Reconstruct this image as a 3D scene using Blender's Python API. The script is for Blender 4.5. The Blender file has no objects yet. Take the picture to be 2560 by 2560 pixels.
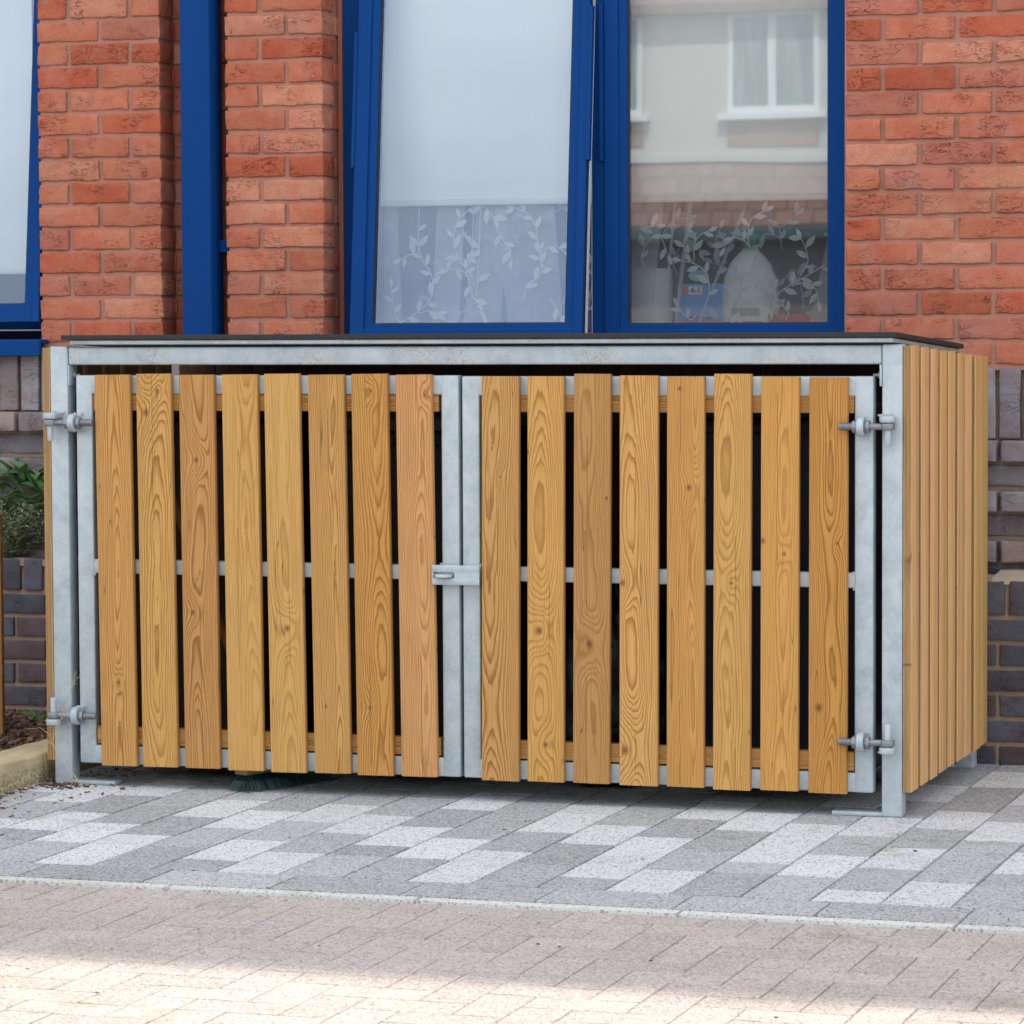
import bpy, bmesh, math, random
from mathutils import Vector, Matrix, noise
random.seed(7)
SC = bpy.context.scene
COL = SC.collection
R = math.radians

# ---------------------------------------------------------------- camera
cam = bpy.data.cameras.new('camera'); camo = bpy.data.objects.new('camera', cam); COL.objects.link(camo)
ax, ay, az = (0.95057334, 0.31046205, -0.00486259), (-0.01251155, 0.05394629, 0.99846545), (0.31024795, -0.9490538, 0.05516426)
camo.matrix_world = Matrix(((ax[0], ay[0], az[0], 1.81529103), (ax[1], ay[1], az[1], -8.86374992), (ax[2], ay[2], az[2], 1.31298263), (0, 0, 0, 1)))
cam.sensor_width = 36; cam.lens = 8540.3 / 2560 * 36
cam.clip_start = .1; cam.clip_end = 2000
cam.dof.use_dof = True; cam.dof.focus_distance = 9.2; cam.dof.aperture_fstop = 14
SC.camera = camo

# ---------------------------------------------------------------- light
SUN_EL, SUN_AZ = R(56.5), R(14)          # azimuth measured from +Y towards +X: the sun stands behind the house
w = bpy.data.worlds.new('World'); SC.world = w; w.use_nodes = True
nt = w.node_tree; nt.nodes.clear()
o = nt.nodes.new('ShaderNodeOutputWorld'); bg = nt.nodes.new('ShaderNodeBackground')
sky = nt.nodes.new('ShaderNodeTexSky'); sky.sky_type = 'NISHITA'; sky.sun_disc = False
sky.sun_elevation = SUN_EL; sky.sun_rotation = SUN_AZ; sky.dust_density = 1.5
tc = nt.nodes.new('ShaderNodeTexCoord'); mp = nt.nodes.new('ShaderNodeMapping'); mp.inputs['Scale'].default_value = (1.6, 1.6, 4.5)
cn = nt.nodes.new('ShaderNodeTexNoise'); cn.inputs['Scale'].default_value = 2.6; cn.inputs['Detail'].default_value = 7; cn.inputs['Roughness'].default_value = .55
cr = nt.nodes.new('ShaderNodeValToRGB'); cr.color_ramp.elements[0].position = .32; cr.color_ramp.elements[1].position = .62
cr.color_ramp.elements[0].color = (.42, .42, .42, 1); cr.color_ramp.elements[1].color = (1, 1, 1, 1)
mx = nt.nodes.new('ShaderNodeMix'); mx.data_type = 'RGBA'
mx.inputs[7].default_value = (9.6, 10.05, 10.6, 1)
nt.links.new(tc.outputs['Generated'], mp.inputs['Vector']); nt.links.new(mp.outputs[0], cn.inputs['Vector'])
nt.links.new(cn.outputs['Fac'], cr.inputs['Fac']); nt.links.new(cr.outputs[0], mx.inputs[0])
nt.links.new(sky.outputs[0], mx.inputs[6]); nt.links.new(mx.outputs[2], bg.inputs['Color'])
bg.inputs['Strength'].default_value = .10
nt.links.new(bg.outputs[0], o.inputs['Surface'])
sl = bpy.data.lights.new('sun', 'SUN'); sl.energy = 2.45; sl.angle = R(1.3); sl.color = (1, .90, .74)
so = bpy.data.objects.new('sun', sl); COL.objects.link(so)
sd = Vector((math.sin(SUN_AZ) * math.cos(SUN_EL), math.cos(SUN_AZ) * math.cos(SUN_EL), math.sin(SUN_EL)))
so.rotation_euler = sd.to_track_quat('Z', 'Y').to_euler(); so.location = (0, 5, 12)
SC.view_settings.view_transform = 'Standard'; SC.view_settings.look = 'None'
SC.view_settings.exposure = .98; SC.view_settings.gamma = 1

# ---------------------------------------------------------------- node helpers
class NT:
    def __init__(s, name):
        s.m = bpy.data.materials.new(name); s.m.use_nodes = True; s.t = s.m.node_tree; s.t.nodes.clear()
        s.out = s.t.nodes.new('ShaderNodeOutputMaterial')
    def n(s, typ, ins=None, **pr):
        nd = s.t.nodes.new(typ)
        for k, v in pr.items(): setattr(nd, k, v)
        for k, v in (ins or {}).items():
            if hasattr(v, 'node'): s.t.links.new(v, nd.inputs[k])
            else: nd.inputs[k].default_value = v
        return nd
    def math(s, op, a, b=None, c=None, clamp=False):
        i = {0: a}
        if b is not None: i[1] = b
        if c is not None: i[2] = c
        nd = s.n('ShaderNodeMath', i, operation=op); nd.use_clamp = clamp
        return nd.outputs[0]
    def mix(s, f, a, b, mode='MIX'):
        return s.n('ShaderNodeMix', {0: f, 6: a, 7: b}, data_type='RGBA', blend_type=mode).outputs[2]
    def ramp(s, f, *els, interp='LINEAR'):
        nd = s.n('ShaderNodeValToRGB', {0: f}); r = nd.color_ramp; r.interpolation = interp
        while len(r.elements) < len(els): r.elements.new(.5)
        for e, (p, c) in zip(r.elements, els):
            e.position = p; e.color = (c, c, c, 1) if isinstance(c, (int, float)) else (*c, 1)
        return nd.outputs[0]
    def noise(s, vec, sc, det=3, ro=.5, dist=0):
        return s.n('ShaderNodeTexNoise', {'Vector': vec, 'Scale': sc, 'Detail': det, 'Roughness': ro, 'Distortion': dist}).outputs['Fac']
    def bump(s, h, st=.3, d=.002, nrm=None):
        i = {'Height': h, 'Strength': st, 'Distance': d}
        if nrm is not None: i['Normal'] = nrm
        return s.n('ShaderNodeBump', i).outputs[0]
    def obj(s): return s.n('ShaderNodeTexCoord').outputs['Object']
    def pbsdf(s, **k):
        k = {a.replace('_', ' '): b for a, b in k.items()}
        nd = s.n('ShaderNodeBsdfPrincipled', k); s.t.links.new(nd.outputs[0], s.out.inputs[0]); return nd

def c4(*a): return (*a, 1)
def simple(name, col, rough=.6, metal=0, var=.12, sc=30, bump=.0, bsc=200, spec=.5):
    t = NT(name); v = t.obj(); f = t.noise(v, sc, 4)
    a = t.mix(f, c4(*[x * (1 - var) for x in col]), c4(*[min(1, x * (1 + var)) for x in col]))
    k = dict(Base_Color=a, Roughness=rough, Metallic=metal)
    k['Specular_IOR_Level'] = spec
    if bump: k['Normal'] = t.bump(t.noise(v, bsc, 4), bump, .002)
    t.pbsdf(**k); return t.m

def wood_mat(name, gain=1.0, vert=True, rift=False):
    t = NT(name); v = t.obj()
    oi = t.n('ShaderNodeObjectInfo'); rnd = oi.outputs['Random']
    sx = t.n('ShaderNodeSeparateXYZ', {0: v}); X, Y, Z = sx.outputs
    if not vert: X, Z = Z, X
    rz = t.math('MULTIPLY_ADD', rnd, 91.7, Z)
    def n1(sc, off, det=2):
        a = t.math('MULTIPLY_ADD', rz, sc, t.math('MULTIPLY', rnd, off))
        return t.math('SUBTRACT', t.n('ShaderNodeTexNoise', {'W': a, 'Scale': 1.0, 'Detail': det}, noise_dimensions='1D').outputs['Fac'], .5)
    # pith offset of the log: x wanders a little, depth decides whether arches or straight lines show
    ox = t.math('ADD', t.math('MULTIPLY', n1(1.3, 31), .05), t.math('MULTIPLY', t.math('SUBTRACT', t.math('FRACT', t.math('MULTIPLY', rnd, 13.7)), .5), .05))
    oy = t.math('MULTIPLY_ADD', n1(1.25 if not rift else .6, 57, 1.5), .052 if not rift else .02, t.math('MULTIPLY_ADD', t.math('FRACT', t.math('MULTIPLY', rnd, 7.31)), .04, .028))
    if rift: ox = t.math('ADD', ox, .11)
    vv = t.n('ShaderNodeCombineXYZ', {0: t.math('MULTIPLY', X, 24), 1: t.math('MULTIPLY', Y, 24), 2: t.math('MULTIPLY', rz, 3.2 if not rift else 1.2)}).outputs[0]
    wob = t.math('MULTIPLY', t.math('SUBTRACT', t.noise(vv, 1, 3), .5), .0065 if not rift else .004)
    dx = t.math('SUBTRACT', X, ox); dy = t.math('ADD', t.math('ADD', Y, oy), 0)
    r = t.math('SQRT', t.math('ADD', t.math('MULTIPLY', dx, dx), t.math('MULTIPLY', dy, dy)))
    w2 = t.n('ShaderNodeCombineXYZ', {0: t.math('MULTIPLY', X, 70), 1: t.math('MULTIPLY', Y, 70), 2: t.math('MULTIPLY', rz, 14)}).outputs[0]
    wob = t.math('ADD', wob, t.math('MULTIPLY', t.math('SUBTRACT', t.noise(w2, 1, 3, .6), .5), .0030))
    r = t.math('ADD', r, wob)
    dark = None
    for nm in ('knot_a', 'knot_b'):
        at = t.n('ShaderNodeAttribute', attribute_type='OBJECT', attribute_name=nm)
        ks = t.n('ShaderNodeSeparateXYZ', {0: at.outputs['Vector']}).outputs
        kx = t.math('SUBTRACT', X, ks[0]); kz = t.math('SUBTRACT', Z, ks[1])
        kz2 = t.math('MULTIPLY', kz, .45)
        d2 = t.math('ADD', t.math('MULTIPLY', kx, kx), t.math('MULTIPLY', kz2, kz2))
        s = ks[2]
        e = t.math('POWER', 2.718, t.math('DIVIDE', t.math('MULTIPLY', d2, -1), t.math('MAXIMUM', t.math('MULTIPLY', t.math('MULTIPLY', s, s), 4.5), 1e-7)))
        r = t.math('ADD', r, t.math('MULTIPLY', e, t.math('MULTIPLY', s, 1.15)))
        kz3 = t.math('MULTIPLY', kz, .8)
        dd = t.math('SQRT', t.math('ADD', t.math('MULTIPLY', kx, kx), t.math('MULTIPLY', kz3, kz3)))
        kd = t.math('SUBTRACT', 1, t.math('DIVIDE', dd, t.math('MAXIMUM', t.math('MULTIPLY', s, .72), 1e-5)), clamp=True)
        dark = kd if dark is None else t.math('MAXIMUM', dark, kd)
    # uneven ring widths
    rw = t.math('ADD', t.math('MULTIPLY', r, 275), t.math('MULTIPLY', t.n('ShaderNodeTexNoise', {'W': t.math('MULTIPLY_ADD', rnd, 50, t.math('MULTIPLY', r, 60)), 'Scale': 1, 'Detail': 1}, noise_dimensions='1D').outputs['Fac'], 2.2))
    ph = t.math('FRACT', rw)
    ring = t.ramp(ph, (0, .0), (.50, .08), (.82, .9), (.92, 1.0), (1.0, .0))
    amp = t.math('MULTIPLY', t.math('MULTIPLY_ADD', t.noise(vv, .35, 2), .9, .30), t.math('MULTIPLY_ADD', t.math('FRACT', t.math('MULTIPLY', rnd, 23.1)), .6, .60))
    if rift: amp = t.math('MULTIPLY', amp, .35)
    ring = t.math('MULTIPLY', ring, amp, clamp=True)
    fv = t.n('ShaderNodeCombineXYZ', {0: t.math('MULTIPLY', X, 290), 1: t.math('MULTIPLY', Y, 290), 2: t.math('MULTIPLY', rz, 7)}).outputs[0]
    fib = t.noise(fv, 1, 4, .65)
    big = t.noise(vv, .22, 2)
    light = t.mix(big, c4(.58 * gain, .312 * gain, .095 * gain), c4(.68 * gain, .400 * gain, .142 * gain))
    darkc = t.mix(big, c4(.25 * gain, .095 * gain, .015 * gain), c4(.34 * gain, .145 * gain, .028 * gain))
    col = t.mix(ring, light, darkc)
    if rift:
        s2 = t.n('ShaderNodeCombineXYZ', {0: t.math('MULTIPLY', X, 62), 1: t.math('MULTIPLY', Y, 150), 2: t.math('MULTIPLY', rz, .8)}).outputs[0]
        col = t.mix(t.ramp(t.noise(s2, 1, 4, .7), (.38, .45), (.55, 0)), col, darkc)
    col = t.mix(t.math('MULTIPLY', t.ramp(fib, (.30, 1), (.58, 0)), .42), col, c4(.26 * gain, .12 * gain, .03 * gain))
    col = t.mix(t.math('MULTIPLY', dark, 1.0, clamp=True), col, c4(.13, .045, .015))
    # drying checks: thin dark lines that run with the board
    cv = t.n('ShaderNodeCombineXYZ', {0: t.math('MULTIPLY', dx, 30), 1: rnd, 2: t.math('MULTIPLY', rz, 1.4)}).outputs[0]
    chk = t.ramp(t.math('ABSOLUTE', t.math('SUBTRACT', t.noise(cv, 1, 1), .5)), (.0, 1), (.006, 0))
    chk = t.math('MULTIPLY', chk, t.ramp(t.noise(vv, .5, 1), (.55, 0), (.62, .75)))
    col = t.mix(chk, col, c4(.09, .04, .015))
    if not rift:
        cx = t.math('MULTIPLY', t.math('SUBTRACT', t.math('FRACT', t.math('MULTIPLY', rnd, 41.3)), .5), .03)
        ln = t.math('ABSOLUTE', t.math('SUBTRACT', X, t.math('ADD', cx, t.math('MULTIPLY', n1(9, 11, 3), .006))))
        c2 = t.math('MULTIPLY', t.ramp(t.math('MULTIPLY', ln, 1000), (.45, 1), (.95, 0)), t.math('GREATER_THAN', n1(1.6, 77, 1), .03))
        col = t.mix(t.math('MULTIPLY', c2, .75), col, c4(.08, .035, .012))
    tint = oi.outputs['Color']
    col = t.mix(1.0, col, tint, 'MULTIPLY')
    h = t.math('ADD', t.math('MULTIPLY', ring, .5), t.math('MULTIPLY', fib, .5))
    t.pbsdf(Base_Color=col, Roughness=.62, Specular_IOR_Level=.3, Normal=t.bump(h, .35, .0008))
    return t.m

def galv_mat():
    t = NT('galvanised_steel'); v = t.obj()
    oi = t.n('ShaderNodeObjectInfo').outputs['Random']
    off = t.n('ShaderNodeVectorMath', {0: v, 1: t.n('ShaderNodeCombineXYZ', {0: t.math('MULTIPLY', oi, 9), 1: 0, 2: t.math('MULTIPLY', oi, 5)}).outputs[0]}, operation='ADD').outputs[0]
    a = t.noise(off, 13, 6, .62, .6); b = t.noise(off, 75, 5, .7, .8); c = t.noise(off, 420, 2, .6)
    col = t.ramp(a, (.28, (.335, .395, .425)), (.5, (.435, .495, .525)), (.74, (.53, .585, .605)))
    col = t.mix(t.ramp(b, (.42, 0), (.75, .5)), col, c4(.63, .67, .69))
    col = t.mix(t.ramp(t.noise(off, 30, 5, .7), (.60, 0), (.76, .35)), col, c4(.40, .40, .40))
    sp = t.ramp(c, (.26, .8), (.31, 0))
    col = t.mix(sp, col, c4(.25, .26, .28))
    at = t.n('ShaderNodeAttribute', attribute_type='OBJECT', attribute_name='rust').outputs['Fac']
    rn = t.math('MULTIPLY', t.math('MULTIPLY', t.ramp(t.noise(off, 190, 4, .7), (.53, 0), (.60, 1)), t.ramp(t.noise(off, 7, 3), (.50, 0), (.62, 1))), at)
    col = t.mix(rn, col, c4(.30, .13, .06))
    t.pbsdf(Base_Color=col, Roughness=t.ramp(b, (.3, .42), (.7, .62)), Metallic=.28, Normal=t.bump(t.math('ADD', b, t.math('MULTIPLY', c, .4)), .25, .0012))
    return t.m

def brick_mat(name, pit=1.0, spots=1.0):
    t = NT(name); v = t.obj()
    at = t.n('ShaderNodeAttribute', attribute_name='Col'); col = at.outputs['Color']
    st = t.n('ShaderNodeMapping', {'Vector': v, 'Scale': (1, 1, 2.4)}).outputs[0]
    big = t.noise(v, 9, 3, .5, .8); mid = t.noise(st, 38, 5, .7, 1.2); fine = t.noise(v, 240, 4, .7)
    col = t.mix(t.ramp(big, (.42, 0), (.62, .55)), col, t.mix(1.0, col, c4(.86, .60, .54), 'MULTIPLY'))
    col = t.mix(t.ramp(mid, (.50, 0), (.72, .5)), col, t.mix(1.0, col, c4(1.2, 1.32, 1.35), 'MULTIPLY'))
    col = t.mix(t.ramp(fine, (.35, .55), (.6, 0)), col, t.mix(1.0, col, c4(.6, .5, .5), 'MULTIPLY'))
    st2 = t.n('ShaderNodeMapping', {'Vector': v, 'Scale': (1, 1, 3.2)}).outputs[0]
    cre = t.n('ShaderNodeTexNoise', {'Vector': st2, 'Scale': 19, 'Detail': 4, 'Roughness': .6, 'Distortion': 1.1}).outputs['Fac']
    crk = t.ramp(t.math('ABSOLUTE', t.math('SUBTRACT', cre, .5)), (.0, 1), (.017, 0))
    crk = t.math('MULTIPLY', crk, t.ramp(t.noise(v, 11, 2), (.50, 0), (.60, .9)))
    pv = t.n('ShaderNodeTexVoronoi', {'Vector': v, 'Scale': 170, 'Randomness': 1}).outputs['Distance']
    pits = t.math('MULTIPLY', t.ramp(pv, (.08, 1), (.16, 0)), t.ramp(t.noise(v, 23, 2), (.47, 0), (.57, 1)))
    dk = t.math('MULTIPLY', t.math('MAXIMUM', crk, pits), 1.15 * pit, clamp=True)
    col = t.mix(dk, col, t.mix(1.0, col, c4(.22, .15, .15), 'MULTIPLY'))
    lich = t.math('MULTIPLY', t.ramp(t.noise(v, 62, 3, .6), (.61, 0), (.66, .6)), t.ramp(t.noise(v, 1.6, 1), (.44, 0), (.56, spots)))
    col = t.mix(lich, col, c4(.25, .21, .15))
    eff = t.math('MULTIPLY', t.ramp(t.noise(v, 6, 4, .6), (.55, 0), (.75, .35)), spots)
    col = t.mix(eff, col, c4(.42, .28, .25))
    h = t.math('SUBTRACT', t.math('ADD', t.math('MULTIPLY', mid, .6), t.math('MULTIPLY', fine, .25)), t.math('MULTIPLY', dk, .8))
    t.pbsdf(Base_Color=col, Roughness=.9, Specular_IOR_Level=.2, Normal=t.bump(h, .7, .004))
    return t.m

def mortar_mat(name, a, b):
    t = NT(name); v = t.obj()
    f = t.noise(v, 420, 3, .7); g = t.noise(v, 5, 4, .6)
    col = t.mix(g, c4(*a), c4(*b)); col = t.mix(t.ramp(f, (.36, .5), (.5, 0)), col, c4(*[x * .55 for x in a]))
    col = t.mix(t.ramp(t.noise(v, 700, 1), (.72, 0), (.76, .8)), col, c4(.6, .5, .42))
    t.pbsdf(Base_Color=col, Roughness=.95, Specular_IOR_Level=.1, Normal=t.bump(f, .6, .002)); return t.m

def paver_mat(name, con=1.0):
    # exposed-aggregate concrete: Col gives the block's own tone, speckle the stone chips
    t = NT(name); v = t.obj()
    col = t.n('ShaderNodeAttribute', attribute_name='Col').outputs['Color']
    lum = t.n('ShaderNodeRGBToBW', {0: col}).outputs[0]
    n1 = t.noise(v, 260, 2, .8); n2 = t.noise(v, 520, 1, .5); vo = t.n('ShaderNodeTexVoronoi', {'Vector': v, 'Scale': 230}).outputs
    cell = t.n('ShaderNodeSeparateColor', {0: vo['Color']}).outputs[0]
    dk = t.ramp(cell, (.13, 1), (.19, 0)); lt = t.ramp(cell, (.72, 0), (.84, 1))
    isl = t.ramp(lum, (.54, 0), (.60, 1))
    dk = t.math('MULTIPLY', dk, t.mix(isl, c4(*[.62 * con] * 3), c4(*[.66 * con] * 3)))
    col = t.mix(dk, col, c4(.07, .07, .08))
    col = t.mix(t.math('MULTIPLY', lt, .45 * con), col, c4(.80, .80, .79))
    col = t.mix(t.ramp(n1, (.35, .40 * con), (.6, 0)), col, t.mix(1.0, col, c4(.55, .55, .56), 'MULTIPLY'))
    st = t.noise(v, 1.6, 4, .65)
    col = t.mix(t.ramp(st, (.50, 0), (.72, .40)), col, t.mix(1.0, col, c4(.80, .76, .68), 'MULTIPLY'))
    al = t.math('MULTIPLY', t.ramp(t.noise(v, 7, 4, .7), (.52, 0), (.62, .35)), t.ramp(t.noise(v, 1.1, 2), (.5, 0), (.62, 1)))
    col = t.mix(al, col, c4(.17, .18, .09))
    t.pbsdf(Base_Color=col, Roughness=.88, Specular_IOR_Level=.25, Normal=t.bump(t.math('ADD', n1, t.math('MULTIPLY', vo['Distance'], .4)), .55, .002))
    return t.m

def glass_mat(name, fac, tint=(.86, .92, 1.0)):
    t = NT(name)
    tr = t.n('ShaderNodeBsdfTransparent', {'Color': c4(.96, .98, .97)}); gl = t.n('ShaderNodeBsdfGlossy', {'Color': c4(*tint), 'Roughness': .0})
    wv = t.noise(t.obj(), 1.7, 1, .4)
    gl.inputs['Roughness'].default_value = .012
    t.t.links.new(t.bump(wv, .10, .004), gl.inputs['Normal'])
    fr = t.n('ShaderNodeFresnel', {'IOR': 1.5}).outputs[0]
    f = t.math('ADD', t.math('MULTIPLY', fr, .9), fac, clamp=True)
    m = t.n('ShaderNodeMixShader', {0: f, 1: tr.outputs[0], 2: gl.outputs[0]}); t.t.links.new(m.outputs[0], t.out.inputs[0]); return t.m

def voile_mat(name, fac, col):
    t = NT(name)
    tr = t.n('ShaderNodeBsdfTransparent'); di = t.n('ShaderNodeBsdfDiffuse', {'Color': c4(*col)}); tl = t.n('ShaderNodeBsdfTranslucent', {'Color': c4(*col)})
    m1 = t.n('ShaderNodeMixShader', {0: .4, 1: di.outputs[0], 2: tl.outputs[0]})
    v = t.obj(); f = t.math('MULTIPLY_ADD', t.noise(v, 25, 3), .2, fac - .1)
    m = t.n('ShaderNodeMixShader', {0: f, 1: tr.outputs[0], 2: m1.outputs[0]}); t.t.links.new(m.outputs[0], t.out.inputs[0]); return t.m

M = {}
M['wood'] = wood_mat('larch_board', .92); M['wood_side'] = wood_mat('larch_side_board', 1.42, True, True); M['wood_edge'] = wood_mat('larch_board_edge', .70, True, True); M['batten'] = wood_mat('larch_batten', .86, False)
M['galv'] = galv_mat(); M['bolt'] = simple('zinc_bolt', (.25, .265, .29), .4, .5, .2, 80, .2, 500)
M['brick'] = brick_mat('red_brick', 1.0, 1.0); M['dbrick'] = brick_mat('blue_brick', .7, .25)
M['mortar'] = mortar_mat('red_mortar', (.42, .185, .130), (.49, .255, .185)); M['mortar2'] = mortar_mat('buff_mortar', (.30, .22, .155), (.42, .32, .24))
M['paver'] = paver_mat('aggregate_paver'); M['paver2'] = paver_mat('brown_paver', .75)
M['blue'] = simple('blue_powder_coat', (.0015, .050, .215), .6, 0, .05, 4, .05, 900, .12)
M['seal'] = simple('brown_sealant', (.36, .12, .07), .7)
M['gasket'] = simple('black_rubber', (.012, .012, .014), .6)
M['felt'] = simple('black_roof_sheet', (.022, .021, .022), .75, 0, .3, 60, .3)
M['white'] = simple('white_plastic', (.72, .73, .72), .35, 0, .03)
M['blind'] = simple('white_blind_fabric', (.88, .90, .88), .85, 0, .03, 90)
M['glass'] = glass_mat('window_glass', .25); M['glass_sky'] = glass_mat('coated_window_glass', .145, (.68, .80, .98))
M['voile'] = voile_mat('voile', .19, (.82, .86, .92)); M['voile2'] = voile_mat('voile_pleat', .5, (.82, .86, .92)); M['leafw'] = voile_mat('voile_leaf', .86, (.92, .95, .95))
M['room'] = simple('room_wall', (.12, .13, .24), .9); M['board'] = simple('window_board', (.55, .55, .54), .5)  # lavender room walls carry the bluish cast of sky reflected in the panes
M['dark'] = simple('dark_joint_sand', (.06, .05, .04), .95, 0, .4, 300)
M['render'] = simple('pebbledash', (.52, .49, .445), .95, 0, .10, 3, .6, 300)
M['tile'] = None
t = NT('roof_tiles'); v = t.obj(); b = t.n('ShaderNodeTexBrick', {'Vector': v, 'Color1': c4(.27, .16, .12), 'Color2': c4(.22, .135, .105), 'Mortar': c4(.13, .09, .075), 'Scale': 1, 'Mortar Size': .02, 'Brick Width': .3, 'Row Height': .25})
t.pbsdf(Base_Color=b.outputs[0], Roughness=.9, Normal=t.bump(b.outputs[1], -.6, .02)); M['tile'] = t.m
M['tileY'] = M['tile']
t = NT('plain_brickwork'); v = t.n('ShaderNodeMapping', {'Vector': t.obj(), 'Rotation': (R(90), 0, 0)}).outputs[0]
b = t.n('ShaderNodeTexBrick', {'Vector': v, 'Color1': c4(.42, .13, .075), 'Color2': c4(.34, .10, .06), 'Mortar': c4(.3, .15, .1), 'Scale': 1, 'Mortar Size': .006, 'Brick Width': .225, 'Row Height': .075})
t.pbsdf(Base_Color=b.outputs[0], Roughness=.9); M['brickflat'] = t.m

# ---------------------------------------------------------------- mesh helpers
def link(name, bm, mats, parent=None, loc=(0, 0, 0), rot=None, smooth=False, sharp=35):
    me = bpy.data.meshes.new(name); bm.to_mesh(me); bm.free()
    for m in (mats if isinstance(mats, (list, tuple)) else [mats]): me.materials.append(m)
    ob = bpy.data.objects.new(name, me); COL.objects.link(ob); ob.location = loc
    if rot: ob.rotation_euler = rot
    if parent: ob.parent = parent
    if smooth:
        for p in me.polygons: p.use_smooth = True
        me.set_sharp_from_angle(angle=R(sharp))
    return ob
def raw(name, vs, fs, mats, parent=None, cols=None, mi=None, smooth=False):
    me = bpy.data.meshes.new(name); me.from_pydata(vs, [], fs)
    for m in (mats if isinstance(mats, (list, tuple)) else [mats]): me.materials.append(m)
    if cols is not None:
        a = me.color_attributes.new('Col', 'FLOAT_COLOR', 'POINT'); a.data.foreach_set('color', [c for q in cols for c in (*q, 1)])
    if mi is not None: me.polygons.foreach_set('material_index', mi)
    if smooth: me.polygons.foreach_set('use_smooth', [True] * len(me.polygons))
    me.update(); ob = bpy.data.objects.new(name, me); COL.objects.link(ob)
    if parent: ob.parent = parent
    return ob
def tag(o, label, cat=None, group=None, kind=None):
    if label: o['label'] = label
    if cat: o['category'] = cat
    if group: o['group'] = group
    if kind: o['kind'] = kind
    return o
def empty(name, loc=(0, 0, 0), rz=0):
    o = bpy.data.objects.new(name, None); o.empty_display_size = .1; COL.objects.link(o); o.location = loc; o.rotation_euler = (0, 0, rz); return o
def merge(bm, tmp, mat=None):
    if mat is not None: bmesh.ops.transform(tmp, matrix=mat, verts=tmp.verts)
    me = bpy.data.meshes.new('tmp'); tmp.to_mesh(me); tmp.free(); bm.from_mesh(me); bpy.data.meshes.remove(me)
def bx(bm, lo, hi, bev=0, seg=2, mat=None, mi=0):
    t = bmesh.new(); bmesh.ops.create_cube(t, size=1)
    for v in t.verts: v.co = Vector([lo[i] + (v.co[i] + .5) * (hi[i] - lo[i]) for i in range(3)])
    if bev: bmesh.ops.bevel(t, geom=t.edges[:], offset=bev, segments=seg, profile=.5, affect='EDGES')
    for f in t.faces: f.material_index = mi
    merge(bm, t, mat)
def cyl(bm, a, b, r, seg=20, r2=None, bev=0, mi=0):
    a, b = Vector(a), Vector(b); t = bmesh.new()
    bmesh.ops.create_cone(t, cap_ends=True, segments=seg, radius1=r, radius2=r if r2 is None else r2, depth=(b - a).length)
    if bev:
        es = [e for e in t.edges if len(e.link_faces) == 2 and any(len(f.verts) > 4 for f in e.link_faces)]
        bmesh.ops.bevel(t, geom=es, offset=bev, segments=2, profile=.5, affect='EDGES')
    for f in t.faces: f.material_index = mi
    q = (b - a).to_track_quat('Z', 'Y').to_matrix().to_4x4()
    merge(bm, t, Matrix.Translation((a + b) / 2) @ q)
def prism(bm, pts, z0, z1, bev=0, mat=None, mi=0):
    t = bmesh.new(); vs = [t.verts.new((x, y, z0)) for x, y in pts]; f = t.faces.new(vs)
    r = bmesh.ops.extrude_face_region(t, geom=[f]); 
    for e in r['geom']:
        if isinstance(e, bmesh.types.BMVert): e.co.z = z1
    bmesh.ops.recalc_face_normals(t, faces=t.faces[:])
    if bev: bmesh.ops.bevel(t, geom=[e for e in t.edges if e.calc_face_angle(0) > .6], offset=bev, segments=2, profile=.5, affect='EDGES')
    for f in t.faces: f.material_index = mi
    merge(bm, t, mat)
def tube(bm, pts, r0, r1=None, seg=6, mi=0):
    r1 = r0 if r1 is None else r1; pts = [Vector(p) for p in pts]; rings = []
    for i, p in enumerate(pts):
        d = (pts[min(i + 1, len(pts) - 1)] - pts[max(i - 1, 0)]).normalized(); u = d.orthogonal().normalized(); w_ = d.cross(u)
        r = r0 + (r1 - r0) * i / (len(pts) - 1)
        rings.append([bm.verts.new(p + (u * math.cos(a) + w_ * math.sin(a)) * r) for a in [2 * math.pi * k / seg for k in range(seg)]])
    for A, B in zip(rings, rings[1:]):
        for k in range(seg): f = bm.faces.new((A[k], A[(k + 1) % seg], B[(k + 1) % seg], B[k])); f.material_index = mi

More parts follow.
